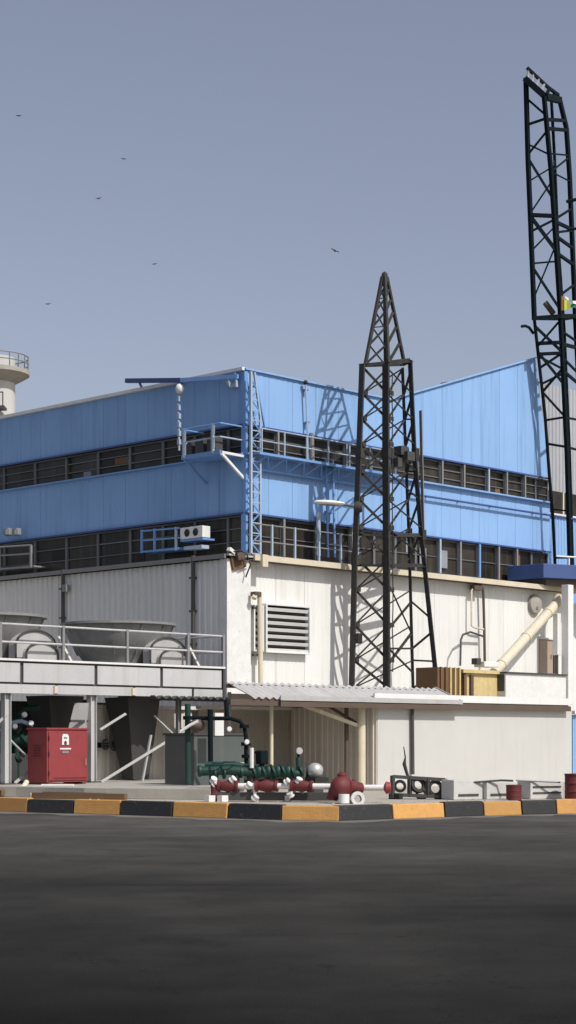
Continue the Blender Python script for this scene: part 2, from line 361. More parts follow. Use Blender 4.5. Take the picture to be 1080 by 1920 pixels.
# cladding of the shaded facade
n3 = 22; st3 = LB/n3
for i in range(n3):
    corr(fac, 'blue', W(HA, HB + i*st3), V, NL, st3, z1, zt - .02, zt - .02, 0.26, 0.006)
    corr(fac, 'blue', W(HA, HB + i*st3), V, NL, st3, z3, z2, z2, 0.26, 0.006)
# flashings
MB().bar(W(HA - .05, HB - .02, zt + .02), W(HA - .05, HB + LB, zt + .02), 0.14, 0.09).build('roof_flashing', 'white', fac)
MB().bar(W(HA - .02, HB - .05, zt + .02), W(aK, HB - .05, zt + .02), 0.06, 0.05).build('roof_flashing', 'blue', fac)
MB().bar(W(aK, HB - .05, zt + .02), W(aE, HB - .05, zE + .02), 0.06, 0.05).build('roof_flashing', 'blue', fac)
for zz in (z1, z3):
    MB().bar(W(HA, HB - .03, zz - .03), W(aE2, HB - .03, zz - .03), 0.08, 0.05).build('drip_trim', 'navy', fac)
    MB().bar(W(HA - .03, HB, zz - .03), W(HA - .03, HB + LB, zz - .03), 0.08, 0.05).build('drip_trim', 'navy', fac)
MB().bar(W(HA + .03, HB + .03, z4), W(HA + .03, HB + .03, zt - .05), 0.14).build('corner_post', 'bluetrim', fac)
# window bays
def bay(p, d, nrm, L, zb, zh, reflection=False, bars=2, fm='frame'):
    f = MB(); t = 0.05; c = p + d*(L/2) - nrm*0.12
    for x in (t/2, L - t/2): f.box(p + d*x - nrm*0.12 + UP*(zb + zh)/2, t, 0.10, zh - zb, d, nrm)
    for z in (zb + t/2, zh - t/2): f.box(c + UP*z, L - 2*t - .002, 0.10, t, d, nrm)
    fo = f.build('window', fm, fac)
    th = random.choice((0, 0, random.uniform(-0.05, 0.05)))
    dd = (d*math.cos(th) + nrm*math.sin(th)).normalized(); nn = (nrm*math.cos(th) - d*math.sin(th)).normalized()
    MB().box(p + d*(L/2) - nrm*0.14 + UP*(zb + zh)/2, L - 2*t - .01, 0.02, zh - zb - 2*t - .01, dd, nn).build('pane', 'glass', fo)
    for k in range(bars):
        z = zb + (zh - zb)*(k + 1)/(bars + 1)
        MB().box(p + d*(L/2) - nrm*0.10 + UP*z, L - 2*t - .01, 0.03, 0.03, d, nrm).build('transom', 'frame', fo)
    if random.random() < .28:             # a darker or paler replacement pane in part of the bay
        w_ = (L - 2*t)*random.uniform(.25, .5); h_ = (zh - zb)/(bars + 1) - .06; k = random.randint(0, bars)
        MB().box(p + d*random.uniform(t + w_/2 + .02, L - t - w_/2 - .02) - nrm*0.118 + UP*(zb + (k + .5)*(zh - zb)/(bars + 1)), w_, .012, h_, d, nrm).build('spare_pane', random.choice(('dark', 'reflection', 'dark', 'timber')), fo)
    if reflection:  # pale plate coloured to imitate a reflection on the glass
        MB().box(p + d*(L*0.32) - nrm*0.075 + UP*(zb + (zh - zb)*0.45), L*0.3, 0.015, (zh - zb)*0.5, d, nrm).build('reflection', 'reflection', fo)
def sol(pxs, b): return [A(x, b) for x in pxs]
up = [HA + .16] + sol([520, 584, 648, 700, 745, 787, 828, 869, 915, 949, 983, 1008], HB) + [aE2]
for i in range(len(up)-1): bay(W(up[i], HB), U, NR, up[i+1] - up[i], z2 + .01, z1 - .06)
lo = [HA + .16] + sol([531, 596, 659, 705, 745, 783, 824, 862, 898, 934, 968, 1000], HB) + [aE2]
for i in range(len(lo)-1): bay(W(lo[i], HB), U, NR, lo[i+1] - lo[i], z4, z3 - .06, reflection=i in (6, 7), bars=1)
lf = [HB + .16] + [S(x, HA) for x in (424, 362, 302, 240, 180, 121, 62, 4, -50, -100, -150, -195, -240, -285, -325)]
lf = [x for x in lf if x < HB + LB - .1]
for i in range(len(lf)-1):
    bay(W(HA, lf[i]), V, NL, lf[i+1] - lf[i], z2 + .01, z1 - .06, bars=2)
    bay(W(HA, lf[i]), V, NL, lf[i+1] - lf[i], z4, z3 - .06, bars=2)
# sills
MB().box(W((HA + aE2)/2, HB - .07, z2 + .02), aE2 - HA, 0.16, 0.05).build('window_sill', 'blue', fac)
MB().box(W(HA - .06, HB + LB/2, z2 + .02), 0.12, LB, 0.04).build('window_sill', 'bluetrim', fac)
# mullion posts standing proud of the sunlit bands
for px, m in ((828, 'grey'), (869, 'grey'), (915, 'palebar'), (949, 'grey'), (983, 'grey'), (520, 'grey'), (648, 'grey')):
    a = A(px, HB); MB().box(W(a, HB - .03, (z1 + z2)/2), 0.07, 0.05, z1 - z2 - .08).build('mullion', m, fac)
for px, m in ((824, 'palebar'), (862, 'grey'), (898, 'bluetrim'), (934, 'grey'), (968, 'grey'), (531, 'grey'), (659, 'grey')):
    a = A(px, HB); MB().box(W(a, HB - .03, (z3 + z4)/2), 0.08, 0.05, z3 - z4 - .08).build('mullion', m, fac)
# long service pipe below the upper band
tp = thing('service_pipe', 'thin dark blue pipe running below the upper window band right of the lattice tower', 'pipe', tuple(W(A(780, HB - .2), HB - .2, z2 - .5)))
pz0 = Z(929, W(A(790, HB - .14), HB - .14).y)
MB().tube([W(A(770, HB - .14), HB - .14, pz0), W(A(1150, HB - .14), HB - .14, pz0)], 0.035, 8).build('pipe', 'navy', tp)
for px in (800, 860, 920, 1000, 1035): MB().box(W(A(px, HB - .07), HB - .07, pz0), 0.04, 0.14, 0.05).build('bracket', 'navy', tp)
# ================================================================== ANNEX (continues to the right)
an = thing('annex_building', 'grey and pale blue annex rising at the right edge behind the tall mast', 'building', tuple(W(aE2, HB + .2, 0)))
aR = A(1330, HB)
AB = HB + 1.3
zAn = Z(704, W(aE2, HB + 1.3).y)
MB().prism([W(aE - .6, AB + .3, .3), W(aR, AB + .3, .3), W(aR, AB + 2.4, .3), W(aE - .6, AB + 2.4, .3)], (0, 0, zAn - .45)).build('wall', 'dark', an)
nn_ = 8; s_ = (aR - aE + .5)/nn_
for i in range(nn_): corr(an, 'greyclad', W(aE - .5 + i*s_, AB + .16), U, NR, s_, z1 - .1, zAn, zAn, 0.22, 0.03)
s_ = (aR - aE2)/nn_
for i in range(nn_): corr(an, 'blue', W(aE2 - .6 + i*s_, AB), U, NR, s_, PZ, z2 - .1, z2 - .1, 0.18, 0.02)
MB().box(W((aE2 + aR)/2 - .4, AB + .08, (z1 + z2)/2 - .1), aR - aE2 + .8, 0.1, z1 - z2 - .02).build('window', 'glass', an)
for k in range(5): MB().box(W(aE2 + .05 + k*1.3, AB + .0, (z1 + z2)/2 - .1), 0.08, 0.06, z1 - z2 - .04).build('mullion', 'cream', an)
MB().box(W((aE2 + aR)/2 - .4, AB - .06, z2 - .08), aR - aE2 + .8, 0.14, 0.06).build('window_sill', 'white', an)
# ================================================================== CREAM LOWER HALL
ZR = Z(1041, 50.0)
hall = thing('lower_hall', 'cream corrugated lower hall below the blue storeys with dirty white corner', 'industrial building', tuple(W(0, 0, 0)))
aL = A(1062, 0)
MB().prism([W(.06, .06, .3), W(aL, .06, .3), W(aL, LB, .3), W(.06, LB, .3)], (0, 0, ZR - .38)).build('wall', 'dark', hall)
n = 13; a0c = A(462, 0); s_ = (aL - a0c)/n
for i in range(n): corr(hall, 'beige', W(a0c + i*s_, 0), U, NR, s_, 0.3, ZR - .1, ZR - .1, 0.16, 0.007)
n = 22; s_ = LB/n
for i in range(n): corr(hall, 'beige', W(0, .12 + i*s_), V, NL, s_, 0.3, ZR - .12, ZR - .12, 0.24, 0.04)
MB().box(W(a0c/2 - .03, -.03, (ZR + .3)/2 - .05), a0c + .06, 0.3, ZR - .4).build('corner_pier', 'stained', hall, bevel=0.015)
# eaves
MB().prism([W(-.12, -.32, ZR - .03), W(aL + .2, -.32, ZR - .03), W(aL + .2, HB + .3, ZR + .10), W(HA + .3, HB + .3, ZR + .10), W(HA + .3, LB, ZR + .10), W(-.12, LB, ZR - .03)], (0, 0, 0.05)).build('roof', 'sheet', hall)
MB().bar(W(a0c - .05, -.36, ZR - .02), W(aL + .2, -.36, ZR - .02), 0.07, 0.16).build('eaves_gutter', 'cream', hall)
MB().bar(W(a0c - .05, -.17, ZR - .09), W(aL + .2, -.17, ZR - .09), 0.30, 0.03).build('soffit', 'brown', hall)
MB().bar(W(-.15, -.2, ZR - .04), W(-.15, LB, ZR - .04), 0.06, 0.12).build('eaves_gutter', 'grey', hall)
# rusty bits at the pier head
MB().prism([W(.12, -.2, ZR - .42), W(.62, -.2, ZR - .30), W(.66, -.2, ZR - .06), W(.02, -.2, ZR - .04)], NR*.05).build('pier_stain_plate', 'timber', hall)
MB().tube([W(-.1, -.3, ZR + .04), W(.2, -.42, ZR + .13), W(.5, -.4, ZR + .02), W(.62, -.42, ZR - .25), W(.55, -.3, ZR - .6)], .022, 6).build('cable', 'black', hall)
MB().tube([W(.1, -.34, ZR + .1), W(.35, -.45, ZR - .18), W(.7, -.4, ZR - .1)], .018, 6).build('cable', 'darkgrey', hall)
MB().box(W(.28, -.36, ZR - .02), .3, .12, .2, (U + UP*.3).normalized(), V, (UP - U*.3).normalized()).build('broken_flashing', 'brown', hall)
MB().box(W(-.02, -.3, ZR + .1), .22, .12, .1, (U - UP*.5).normalized(), V, (UP + U*.5).normalized()).build('broken_flashing', 'stained', hall)
MB().box(W(a0c + .28, -.42, ZR - .10), 0.22, 0.12, 0.34).build('gutter_end', 'cream', hall)
# louvre vent
lv = thing('louvre_vent', 'white slatted louvre vent set in the cream wall', 'vent', tuple(PB(522, 1180, -.05)))
def louvre(px0, px1, y0, y1, n, par, frame=True):
    a0, a1 = A(px0, -.03), A(px1, -.03); q0 = W(a0, -.03); zt_, zb_ = Z(y0, q0.y), Z(y1, q0.y)
    MB().box(W((a0 + a1)/2, -.03, (zt_ + zb_)/2), a1 - a0, 0.02, zt_ - zb_).build('backing', 'dark', par)
    hgt = (zt_ - zb_)/n
    for k in range(n):
        z = zb_ + (k + .30)*hgt
        th = math.radians(24)
        MB().box(W((a0 + a1)/2, -.15, z), a1 - a0 - .06, 0.012, hgt*0.50, U, (V*math.cos(th) + UP*math.sin(th)), (UP*math.cos(th) - V*math.sin(th))).build('slat', 'white', par)
    for a in (a0, a1): MB().box(W(a, -.115, (zt_ + zb_)/2), 0.05, 0.19, zt_ - zb_ + .04).build('frame_bar', 'white', par)
    for z in (zt_, zb_): MB().box(W((a0 + a1)/2, -.115, z), a1 - a0 - .06, 0.19, 0.04).build('frame_bar', 'white', par)
louvre(492, 573, 1133, 1222, 7, lv)
lv2 = thing('narrow_louvre', 'narrow slatted louvre strip left of the cream standpipe', 'vent', tuple(PB(478, 1180, -.05)))
louvre(469, 485, 1136, 1220, 7, lv2)
sp = thing('standpipe', 'cream standpipe with goose neck top beside the louvre vent', 'pipe', tuple(PB(489, 1290, -.3)))
b = -.28
MB().tube([PB(489, 1290, b), PB(488, 1200, b), PB(487, 1120, b), PB(484, 1113, b - .05), PB(479, 1114, b - .1), PB(476, 1122, b - .12)], 0.075, 10).build('pipe', 'cream', sp)
for y in (1140, 1228): MB().box(PB(482, y, b + .1), 0.34, 0.08, 0.07).build('clamp', 'brown', sp)
MB().box(PB(480, 1114, b - .08), 0.26, 0.2, 0.13).build('cowl', 'brown', sp, bevel=.02)
# downpipes on the shaded wall
dpg = 'dark downpipes on the shaded cream wall'
for px, y0, y1, lab in ((118, 1068, 1250, 'dark downpipe on the shaded cream wall at the left, with a junction box'), (362, 1042, 1250, 'dark downpipe on the shaded cream wall nearer the white corner pier')):
    t = thing('downpipe', lab, 'pipe', tuple(PA(px, y1, -.15)), dpg)
    MB().tube([PA(px, y0, -.13), PA(px, y1, -.13)], 0.06, 8).build('pipe', 'darkgrey', t)
    for f in (.2, .5, .8): MB().box(PA(px, y0 + (y1 - y0)*f, -.08), 0.14, 0.2, 0.05).build('clamp', 'darkgrey', t)
    if px == 118: MB().box(PA(123, 1103, -.16), 0.14, 0.2, 0.22).build('junction_box', 'grey', t)
# round stain / hood at the eaves, duct, door and pipes on the right of the cream wall
hood = thing('vent_hood', 'round grey stained vent hood under the eaves above the slanting duct', 'vent', tuple(PB(1005, 1130, -.1)))
c = PB(1004, 1133, -.1)
MB().lathe(c, [(0.0, .08), (.20, .07), (.31, .04), (.33, .0), (.33, -.1)], 20, NR).build('hood', 'concrete', hood)
MB().lathe(c + NR*.08 - UP*.12, [(0.0, .02), (.05, .02), (.06, 0)], 12, NR).build('cap', 'grey', hood)
duct = thing('slanting_duct', 'fat cream duct slanting from the flat roof up to the eaves', 'duct', tuple(PB(940, 1255, -1.2)))
q0, q1 = PB(926, 1262, -1.6), PB(1043, 1132, -.5)
MB().tube([q0, q0.lerp(q1, .3), q0.lerp(q1, .6), q1, q1 + Vector((.1, .15, .25))], 0.165, 14).build('pipe', 'cream', duct)
for f in (.12, .5, .86):
    MB().tube([q0.lerp(q1, f - .012), q0.lerp(q1, f + .012)], 0.185, 14).build('flange', 'cream', duct)
dr = thing('tan_door', 'narrow tan door with a dark edge under the slanting duct', 'door', tuple(PB(1024, 1262, -.04)))
a0, a1 = A(1012, -.04), A(1035, -.04); zb_, zt_ = Z(1262, W(a0, 0).y), Z(1199, W(a0, 0).y)
MB().box(W((a0+a1)/2, -.05, (zb_+zt_)/2), a1 - a0, 0.06, zt_ - zb_).build('leaf', 'tan', dr)
MB().box(W(a1 + .05, -.07, (zb_+zt_)/2), 0.1, 0.12, zt_ - zb_).build('jamb', 'brown', dr)
MB().box(W(a0 + .5*(a1-a0), -.07, zt_ + .04), a1 - a0, 0.12, .06).build('lintel', 'white', dr)
MB().box(W(a1 - .12, -.09, (zb_+zt_)/2), .03, .04, .14).build('handle', 'grey', dr)
gp = thing('bent_vent_pipe', 'thin dark bent vent pipes climbing from the yellow crates to the eaves', 'pipe', tuple(PB(908, 1245, -.2)))
b = -.22
MB().tube([PB(909, 1246, b), PB(908, 1180, b), PB(906, 1105, b), PB(900, 1097, b), PB(892, 1096, b)], 0.045, 8).build('pipe', 'brown', gp)
MB().tube([PB(890, 1097, b), PB(884, 1108, b), PB(884, 1174, b), PB(890, 1177, b), PB(907, 1180, b)], 0.03, 8).build('pipe', 'cream', gp)
MB().tube([PB(863, 1248, b-.4), PB(864, 1200, b-.3), PB(868, 1190, b-.2), PB(882, 1185, b-.1), PB(906, 1193, b)], 0.035, 8).build('pipe', 'darkgrey', gp)
MB().box(PB(893, 1102, b), .42, .2, .16).build('junction_box', 'brown', gp, bevel=.02)
# ================================================================== LOW ROOM, its flat roof, and the recessed taupe wall
RB = -4.40                             # plane of the white front wall
aR0, aR1 = A(708, RB), A(1072, RB)
room = thing('flat_roofed_room', 'low white room with a long flat roof edge in front of the cream hall', 'building', tuple(W(aR0, RB, PZ)))
yq = W(A(700, -4.5), -4.5).y
zs0, zs1 = 2.47, 2.80
nW = 5; s_ = (aR1 - aR0)/nW
MB().prism([W(aR0, RB, PZ), W(aR1, RB, PZ), W(aR1, -.4, PZ), W(aR0, -.4, PZ)], (0, 0, zs0 - PZ - .005)).build('wall', 'render', room)
aS0, aS1 = A(428, -4.5), A(1066, -4.5)
MB().prism([W(A(426, RB + .9), RB + .9, zs0), W(A(432, -.15), -.15, zs0), W(aS1, -.15, zs0), W(aS1, -4.5, zs0), W(aR0 - .3, -4.5, zs0), W(aR0 - .3, RB + .9, zs0)], (0, 0, .27)).build('roof', 'concrete', room)
MB().bar(W(aR0 - .3, -4.53, zs1 - .09), W(aS1 + .02, -4.53, zs1 - .09), 0.06, 0.20).build('fascia', 'white', room)
MB().bar(W(aS0, -4.53, zs0 + .03), W(aS1 + .02, -4.53, zs0 + .03), 0.10, 0.15).build('edge_beam', 'brown', room)
MB().tube([PB(773, 1328, RB - .08), PB(774, 1452, RB - .08)], 0.05, 8).build('downpipe', 'darkgrey', room)
# taupe wall
tw = thing('taupe_wall', 'shaded taupe corrugated wall under the canopy behind the green machinery', 'wall', tuple(W(-6, -1.2, PZ)))
for bw, px0_, px1_, nT in ((-.25, 160, 372, 6), (-1.2, 372, 720, 6)):
    aT0, aT1 = A(px0_, bw), A(px1_, bw); s_ = (aT1 - aT0)/nT
    for i in range(nT): corr(tw, 'brownwall', W(aT0 + i*s_, bw), U, NR, s_, PZ, 2.38, 2.38, 0.2, 0.02)
    MB().box(W((aT0 + aT1)/2, bw + .15, 1.3), aT1 - aT0, 0.2, 2.1).build('backing_wall', 'concrete', tw)
    MB().box(W((aT0 + aT1)/2, bw, 2.43), aT1 - aT0, 0.2, 0.09).build('cap_rail', 'white', tw)
    MB().box(W((aT0 + aT1)/2, bw - .1, PZ + .1), aT1 - aT0, 0.1, 0.2).build('skirting', 'darkgrey', tw)
for i in range(3): corr(room, 'brownwall', W(aR0 - .02, RB + .02 + i*1.06), V, NL, 1.06, PZ, zs0 - .02, zs0 - .02, 0.2, 0.02)
for i in range(nT): corr(tw, 'brownwall', W(aT0 + i*s_, -1.2), U, NR, s_, PZ, 2.38, 2.38, 0.2, 0.02)
# ================================================================== CANOPY
can = thing('corrugated_canopy', 'sloping grey corrugated canopy on cream posts above the pipework', 'canopy', tuple(W(A(677, -4.2), -4.2, PZ)))
CB0, CB1 = -4.62, -3.66
cz0, cz1 = 2.62, 3.02
aC0, aC1 = A(472, CB0), A(864, CB0)
nC = 8; sC = (aC1 - aC0)/nC
for i in range(nC):
    mb = MB(); vs = []; fs = []; N = 24
    for k in range(N + 1):
        x = aC0 + i*sC + (sC - .012)*k/N; dz = 0.03*math.cos(2*math.pi*k/N*4)
        for t in (0, 1):
            bb = CB0 + (CB1 - CB0)*t; zz = cz0 + (cz1 - cz0)*t + dz
            vs += [W(x, bb, zz), W(x, bb, zz - .012)]
    for k in range(N):
        o = 4*k; fs += [(o, o+4, o+6, o+2), (o+1, o+3, o+7, o+5), (o, o+1, o+5, o+4), (o+2, o+6, o+7, o+3)]
    fs += [(0, 2, 3, 1), (4*N, 4*N+1, 4*N+3, 4*N+2)]
    mb.add(vs, fs).build('roof_sheet', 'sheet', can, smooth=False)
MB().bar(W(A(524, CB0), CB0 - .03, cz0 + .0), W(aC1 + .03, CB0 - .03, cz0 + .0), .04, .12).build('edge_trim', 'sheet', can)
MB().bar(W(A(524, CB0), CB0 - .02, cz0 - .15), W(aC1, CB0 - .02, cz0 - .15), .06, .13).build('edge_beam', 'brown', can)
MB().bar(W(aC1 + .02, CB0, cz0), W(aC1 + .02, CB1, cz1), .03, .12).build('edge_trim', 'sheet', can)
for bb, zz in ((CB0 + .12, cz0 - .09), (CB1 - .1, cz1 - .1)):
    MB().bar(W(aC0, bb, zz), W(aC1, bb, zz), .08, .1).build('purlin', 'brown', can)
# main post with knee braces
pb = -4.15; pa = A(677, pb)
MB().tube([W(pa, pb, PZ), W(pa, pb, cz0 - .05)], 0.12, 16).build('post', 'cream', can)
MB().box(W(pa, pb, PZ + .02), .4, .4, .04).build('base_plate', 'grey', can)
MB().bar(W(pa, pb + .05, 1.93), W(A(560, pb), pb + .1, 2.53), .07, .09).build('brace', 'cream', can)
MB().bar(W(pa, pb + .12, 2.0), W(pa - .5, pb + 1.0, 2.6), .06, .08).build('brace', 'brown', can)
MB().tube([W(pa - .25, pb + .3, PZ), W(pa - .25, pb + .3, cz0)], 0.06, 10).build('post', 'brown', can)
q = A(509, -4.0)
MB().tube([W(q, -4.0, PZ), W(q, -4.0, cz0 + .1)], 0.05, 10).build('post', 'cream', can)
q = A(430, -3.6); MB().tube([W(q, -3.6, PZ), W(q, -3.6, cz0 + .15)], 0.05, 10).build('post', 'grey', can)
# ================================================================== PLATFORM WITH COOLING FANS
PBl = -2.15
def PY(px): return W(A(px, PBl), PBl).y
plat = thing('cooling_platform', 'white steel platform with railing and panelled edge carrying big cooling fans', 'platform', tuple(W(-6, PBl, .53)))
aP1 = -2.1; aP0 = -13.0
zd = Z(1244, PY(210))                # deck top
MB().box(W((aP0+aP1)/2, PBl + 2.4, zd - .05), aP1 - aP0 - .02, 4.6, 0.08).build('deck', 'grey', plat)
MB().bar(W(aP0, PBl - .02, zd), W(aP1, PBl - .02, zd), .08, .05).build('edge_trim', 'white', plat)
zf0, zf1 = Z(1284, PY(210)), zd - .075
zg0, zg1 = Z(1304, PY(210)), zf0 - .05
js = [aP0, A(-330, PBl), A(-210, PBl), A(-90, PBl), A(40, PBl), A(179, PBl), A(302, PBl), aP1 - .06]
for i in range(len(js)-1):
    MB().box(W((js[i]+js[i+1])/2, PBl, (zf0+zf1)/2), js[i+1]-js[i]-.10, .04, zf1-zf0).build('fascia_panel', 'platwhite', plat)
MB().box(W((aP0+aP1)/2, PBl + .06, (zf1+.05+zg0)/2), aP1 - aP0, .06, zf1+.05-zg0).build('edge_channel', 'darkgrey', plat)
js2 = [aP0, A(-250, PBl), A(-60, PBl), A(104, PBl), A(250, PBl), A(360, PBl), aP1 - .05]
for i in range(len(js2)-1):
    MB().box(W((js2[i]+js2[i+1])/2, PBl - .01, (zg0+zg1)/2), js2[i+1]-js2[i]-.08, .05, zg1-zg0).build('edge_beam', 'platwhite', plat)
for px in (104, 250): MB().box(W(A(px, PBl - .05), PBl - .05, (zg0+zg1)/2), .1, .06, zg1 - zg0 - .03).build('bracket', 'cream', plat)
MB().box(W(aP1 - .02, PBl + .02, (zf1+zg0)/2), .07, .1, zf1-zg0+.1).build('end_post', 'darkgrey', plat)
# right end channel
MB().box(W(aP1 - .03, PBl + 2.4, (zf0+zf1)/2), .06, 4.5, zf1-zf0).build('edge_channel', 'grey', plat)
# railing
rl = PBl - .0
for y0 in (1181, 1213):
    z = Z(y0, PY(210))
    MB().tube([W(aP0, rl, z), W(aP1 - .03, rl, z), W(aP1 - .03, rl + 4.6, z)], .026, 8).build('rail', 'platwhite', plat)
for px in (-320, -210, -100, 0, 118, 238, 352, 418):
    a = A(px, rl) if px < 400 else aP1 - .03
    MB().box(W(a, rl, (zd + Z(1178, PY(210)))/2), .07, .07, Z(1178, PY(210)) - zd).build('rail_post', 'grey', plat)
for k in range(1, 4): MB().box(W(aP1 - .03, rl + k*1.4, (zd + Z(1178, PY(210)))/2), .06, .06, Z(1178, PY(210)) - zd).build('rail_post', 'grey', plat)
# legs and bracing
LGB = PBl + .1
def leg(px, b, m='platwhite', w=.17):
    a = A(px, PBl) if b == LGB else px
    t = MB(); z0, z1_ = .53, zg0 - .0
    for s in (-1, 1): t.box(W(a + s*w/2, b, (z0+z1_)/2), .015, w, z1_ - z0)
    t.box(W(a, b, (z0+z1_)/2), w, .012, z1_ - z0)
    t.build('leg', m, plat)
    MB().box(W(a, b, .545), .34, .34, .03).build('base_plate', 'darkgrey', plat)
for px in (-230, 16, 177): leg(px, LGB)
a_l = [A(px, PBl) for px in (-230, 16, 177)]
for a in a_l: leg(a, PBl + 4.2, 'grey')
leg(A(352, PBl), PBl + .35, 'grey', .1)
leg(A(352, PBl), PBl + 4.2, 'grey')
def brace(p, q, m='sheet', w=.05): w = min(w, .055); MB().angle(p, q, w, .02).build('brace', m, plat)
brace(PB(190, 1466, LGB), PB(375, 1352, LGB), w=.06)
brace(PB(290, 1342, LGB + .2), PB(360, 1410, LGB + .2))
brace(PB(188, 1368, LGB), PB(236, 1338, LGB))
brace(PB(28, 1468, LGB), PB(62, 1440, LGB), w=.1)
brace(PB(0, 1367, LGB + .3), PB(60, 1428, LGB + .3))
brace(PB(-110, 1460, LGB), PB(12, 1340, LGB))
brace(PB(266, 1470, LGB + .05), PB(283, 1378, LGB + .05), w=.05)
brace(PB(4, 1470, LGB + .05), PB(6, 1420, LGB + .05), w=.05)
brace(PB(-200, 1345, LGB + .3), PB(-80, 1460, LGB + .3))
# hoppers hanging under the deck
for px0, px1, tz in ((248, 254, .55), (103, 108, .9)):
    c0 = W(A(px0, PBl + 1.2), PBl + 1.2, 0); c1 = W(A(px1, PBl + 1.2), PBl + 1.2, 0)
    mb = MB(); vs = []
    for (c, z, h) in ((c1, tz, .22), (c0, zg0 - .01, .46)):
        for sx, sy in ((-1,-1), (1,-1), (1,1), (-1,1)): vs.append(c + U*sx*h*1.2 + V*sy*h + UP*z)
    mb.add(vs, [(0,1,2,3), (4,5,6,7), (0,1,5,4), (1,2,6,5), (2,3,7,6), (3,0,4,7)])
    mb.build('hopper', 'darkgrey', plat, bevel=.01)
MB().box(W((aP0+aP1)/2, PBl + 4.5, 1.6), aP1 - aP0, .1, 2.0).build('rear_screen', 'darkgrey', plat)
# cooling fans
def fan(px, label):
    bc = PBl + 1.75; c = W(A(px, bc), bc, zd)
    t = thing('cooling_fan', label, 'cooling fan', tuple(c), 'cooling fans on the platform')
    H = 1.12; R = 1.42
    prof = [(R*.62, 0), (R*.64, .14), (R*.72, .30), (R*.82, .50), (R*.92, .74), (R*.99, H - .05), (R*1.06, H - .05), (R*1.06, H + .01), (R*.96, H + .01), (R*.87, .74), (R*.76, .5), (R*.58, .1)]
    MB().lathe(c, prof, 48).build('fan_stack', 'fan', t)
    for k in range(12):
        th = 2*math.pi*k/12; d = Vector((math.cos(th), math.sin(th), 0))
        MB().bar(c + d*R*.74 + UP*.30, c + d*R*.995 + UP*(H - .08), .03, .05).build('rib', 'fan', t)
    MB().lathe(c + UP*.55, [(0, .25), (.16, .22), (.2, 0), (.2, -.2)], 16).build('hub', 'darkgrey', t)
    for k in range(6):
        th = 2*math.pi*k/6; d = Vector((math.cos(th), math.sin(th), 0)); e = Vector((-d.y, d.x, .35)).normalized()
        MB().box(c + d*.7 + UP*.6, 1.0, .26, .02, d, e, d.cross(e)).build('blade', 'grey', t)
    # arched motor covers in front of the stack
    for da, rr, hh in ((.42, .58, .70), (.50, .46, .42)):
        ca = c + U*da + NR*(1.42 + (.14 if rr < .5 else 0))
        mb = MB(); arc = [(-rr, 0)] + [(rr*math.cos(math.pi - math.pi*k/14)*1.0, hh - rr*.62 + rr*.62*math.sin(math.pi*k/14)) for k in range(15)] + [(rr, 0)]
        poly = [ca + U*x + UP*(z + .02) for x, z in arc]
        mb.prism(poly, V*.28).build('motor_cover', 'sheet', t, smooth=False)
        MB().tube([ca + U*(x*1.04) + UP*(z*1.03 + .02) + NR*.03 for x, z in arc], .026, 6).build('cover_rim', 'darkgrey', t)
    MB().bar(c + U*1.1 + NR*1.45 + UP*.62, c + U*1.42 + NR*1.55 + UP*.02, .05).build('stay', 'white', t)
    return t
fan(222, 'big round cooling fan stack on the platform, close to the white corner pier')
fan(-28, 'big round cooling fan stack cut by the left edge of the photo')
# corrugated strip hanging under the platform edge
mb = MB(); vs = []; fs = []; N = 66; e0, e1 = A(290, PBl - .2), A(512, PBl - .2)
zz = Z(1309, PY(360))
for k in range(N + 1):
    x = e0 + (e1 - e0)*k/N; dz = .032*math.cos(2*math.pi*k/4)
    for bb in (PBl - .2, PBl + 1.2):
        for dd in (.015, -.015): vs.append(W(x, bb, zz + dz + dd))
for k in range(N):
    o = 4*k; fs += [(o, o+4, o+6, o+2), (o+1, o+3, o+7, o+5), (o, o+1, o+5, o+4), (o+2, o+6, o+7, o+3)]
fs += [(0, 2, 3, 1), (4*N, 4*N+1, 4*N+3, 4*N+2)]
tag(mb.add(vs, fs).build('awning_sheet', 'darkgrey', smooth=False), 'narrow dark corrugated awning sheet hanging under the platform edge', 'awning')
# ================================================================== LATTICE TOWER (centre)
TZ = zs0 + .28
tow = thing('lattice_tower', 'dark steel lattice tower with a pyramid tip standing on the flat roof', 'lattice tower', tuple(W(A(735, -1.8), -1.8, TZ)))
def at(px, py, Y): return P(px, py, Y)
Yf, Yl, Yr, Yb = (W(A(735, b_), b_).y for b_ in (-1.75, -.95, -1.5, -.62))
Yl = W(A(675, -1.0), -1.0).y; Yr = W(A(795, -1.45), -1.45).y
def edge(pts, Y):                     # polyline of photo points at one distance
    return [P(x, y, Y) for x, y in pts]
LEG = {'l': [(682, 683), (676, 850), (668, 1050), (662, 1296)], 'f': [(727, 683), (727, 850), (728, 1050), (728, 1300)],
       'r': [(771, 676), (779, 850), (792, 1003), (822, 1292)], 'b': [(756, 690), (762, 850), (768, 1000), (776, 1296)]}
YY = {'l': Yl, 'f': Yf, 'r': Yr, 'b': Yb}
def onleg(k, y):
    pts = LEG[k]; y = max(pts[0][1], min(pts[-1][1], y))
    for (x0, y0), (x1, y1) in zip(pts, pts[1:]):
        if y <= y1: return P(x0 + (x1-x0)*(y-y0)/(y1-y0), y, YY[k])
    return P(*pts[-1], YY[k])
for k, w_ in (('l', .19), ('f', .23), ('r', .15), ('b', .10)):
    pts = edge(LEG[k], YY[k])
    mb = MB()
    for p, q in zip(pts, pts[1:]): mb.angle(p, q, w_, w_*.3)
    for p in pts[1:-1]: mb.box(p, w_*1.15, w_*1.15, .3)
    mb.build('leg', 'tower', tow)
    MB().box(pts[-1] + UP*.02, .4, .4, .05).build('base_plate', 'tower', tow)
def tb(p, q, w=.07, m='tower', nm='brace', par=None): w *= .78; MB().angle(p, q, w, .018).build(nm, m, par or tow)
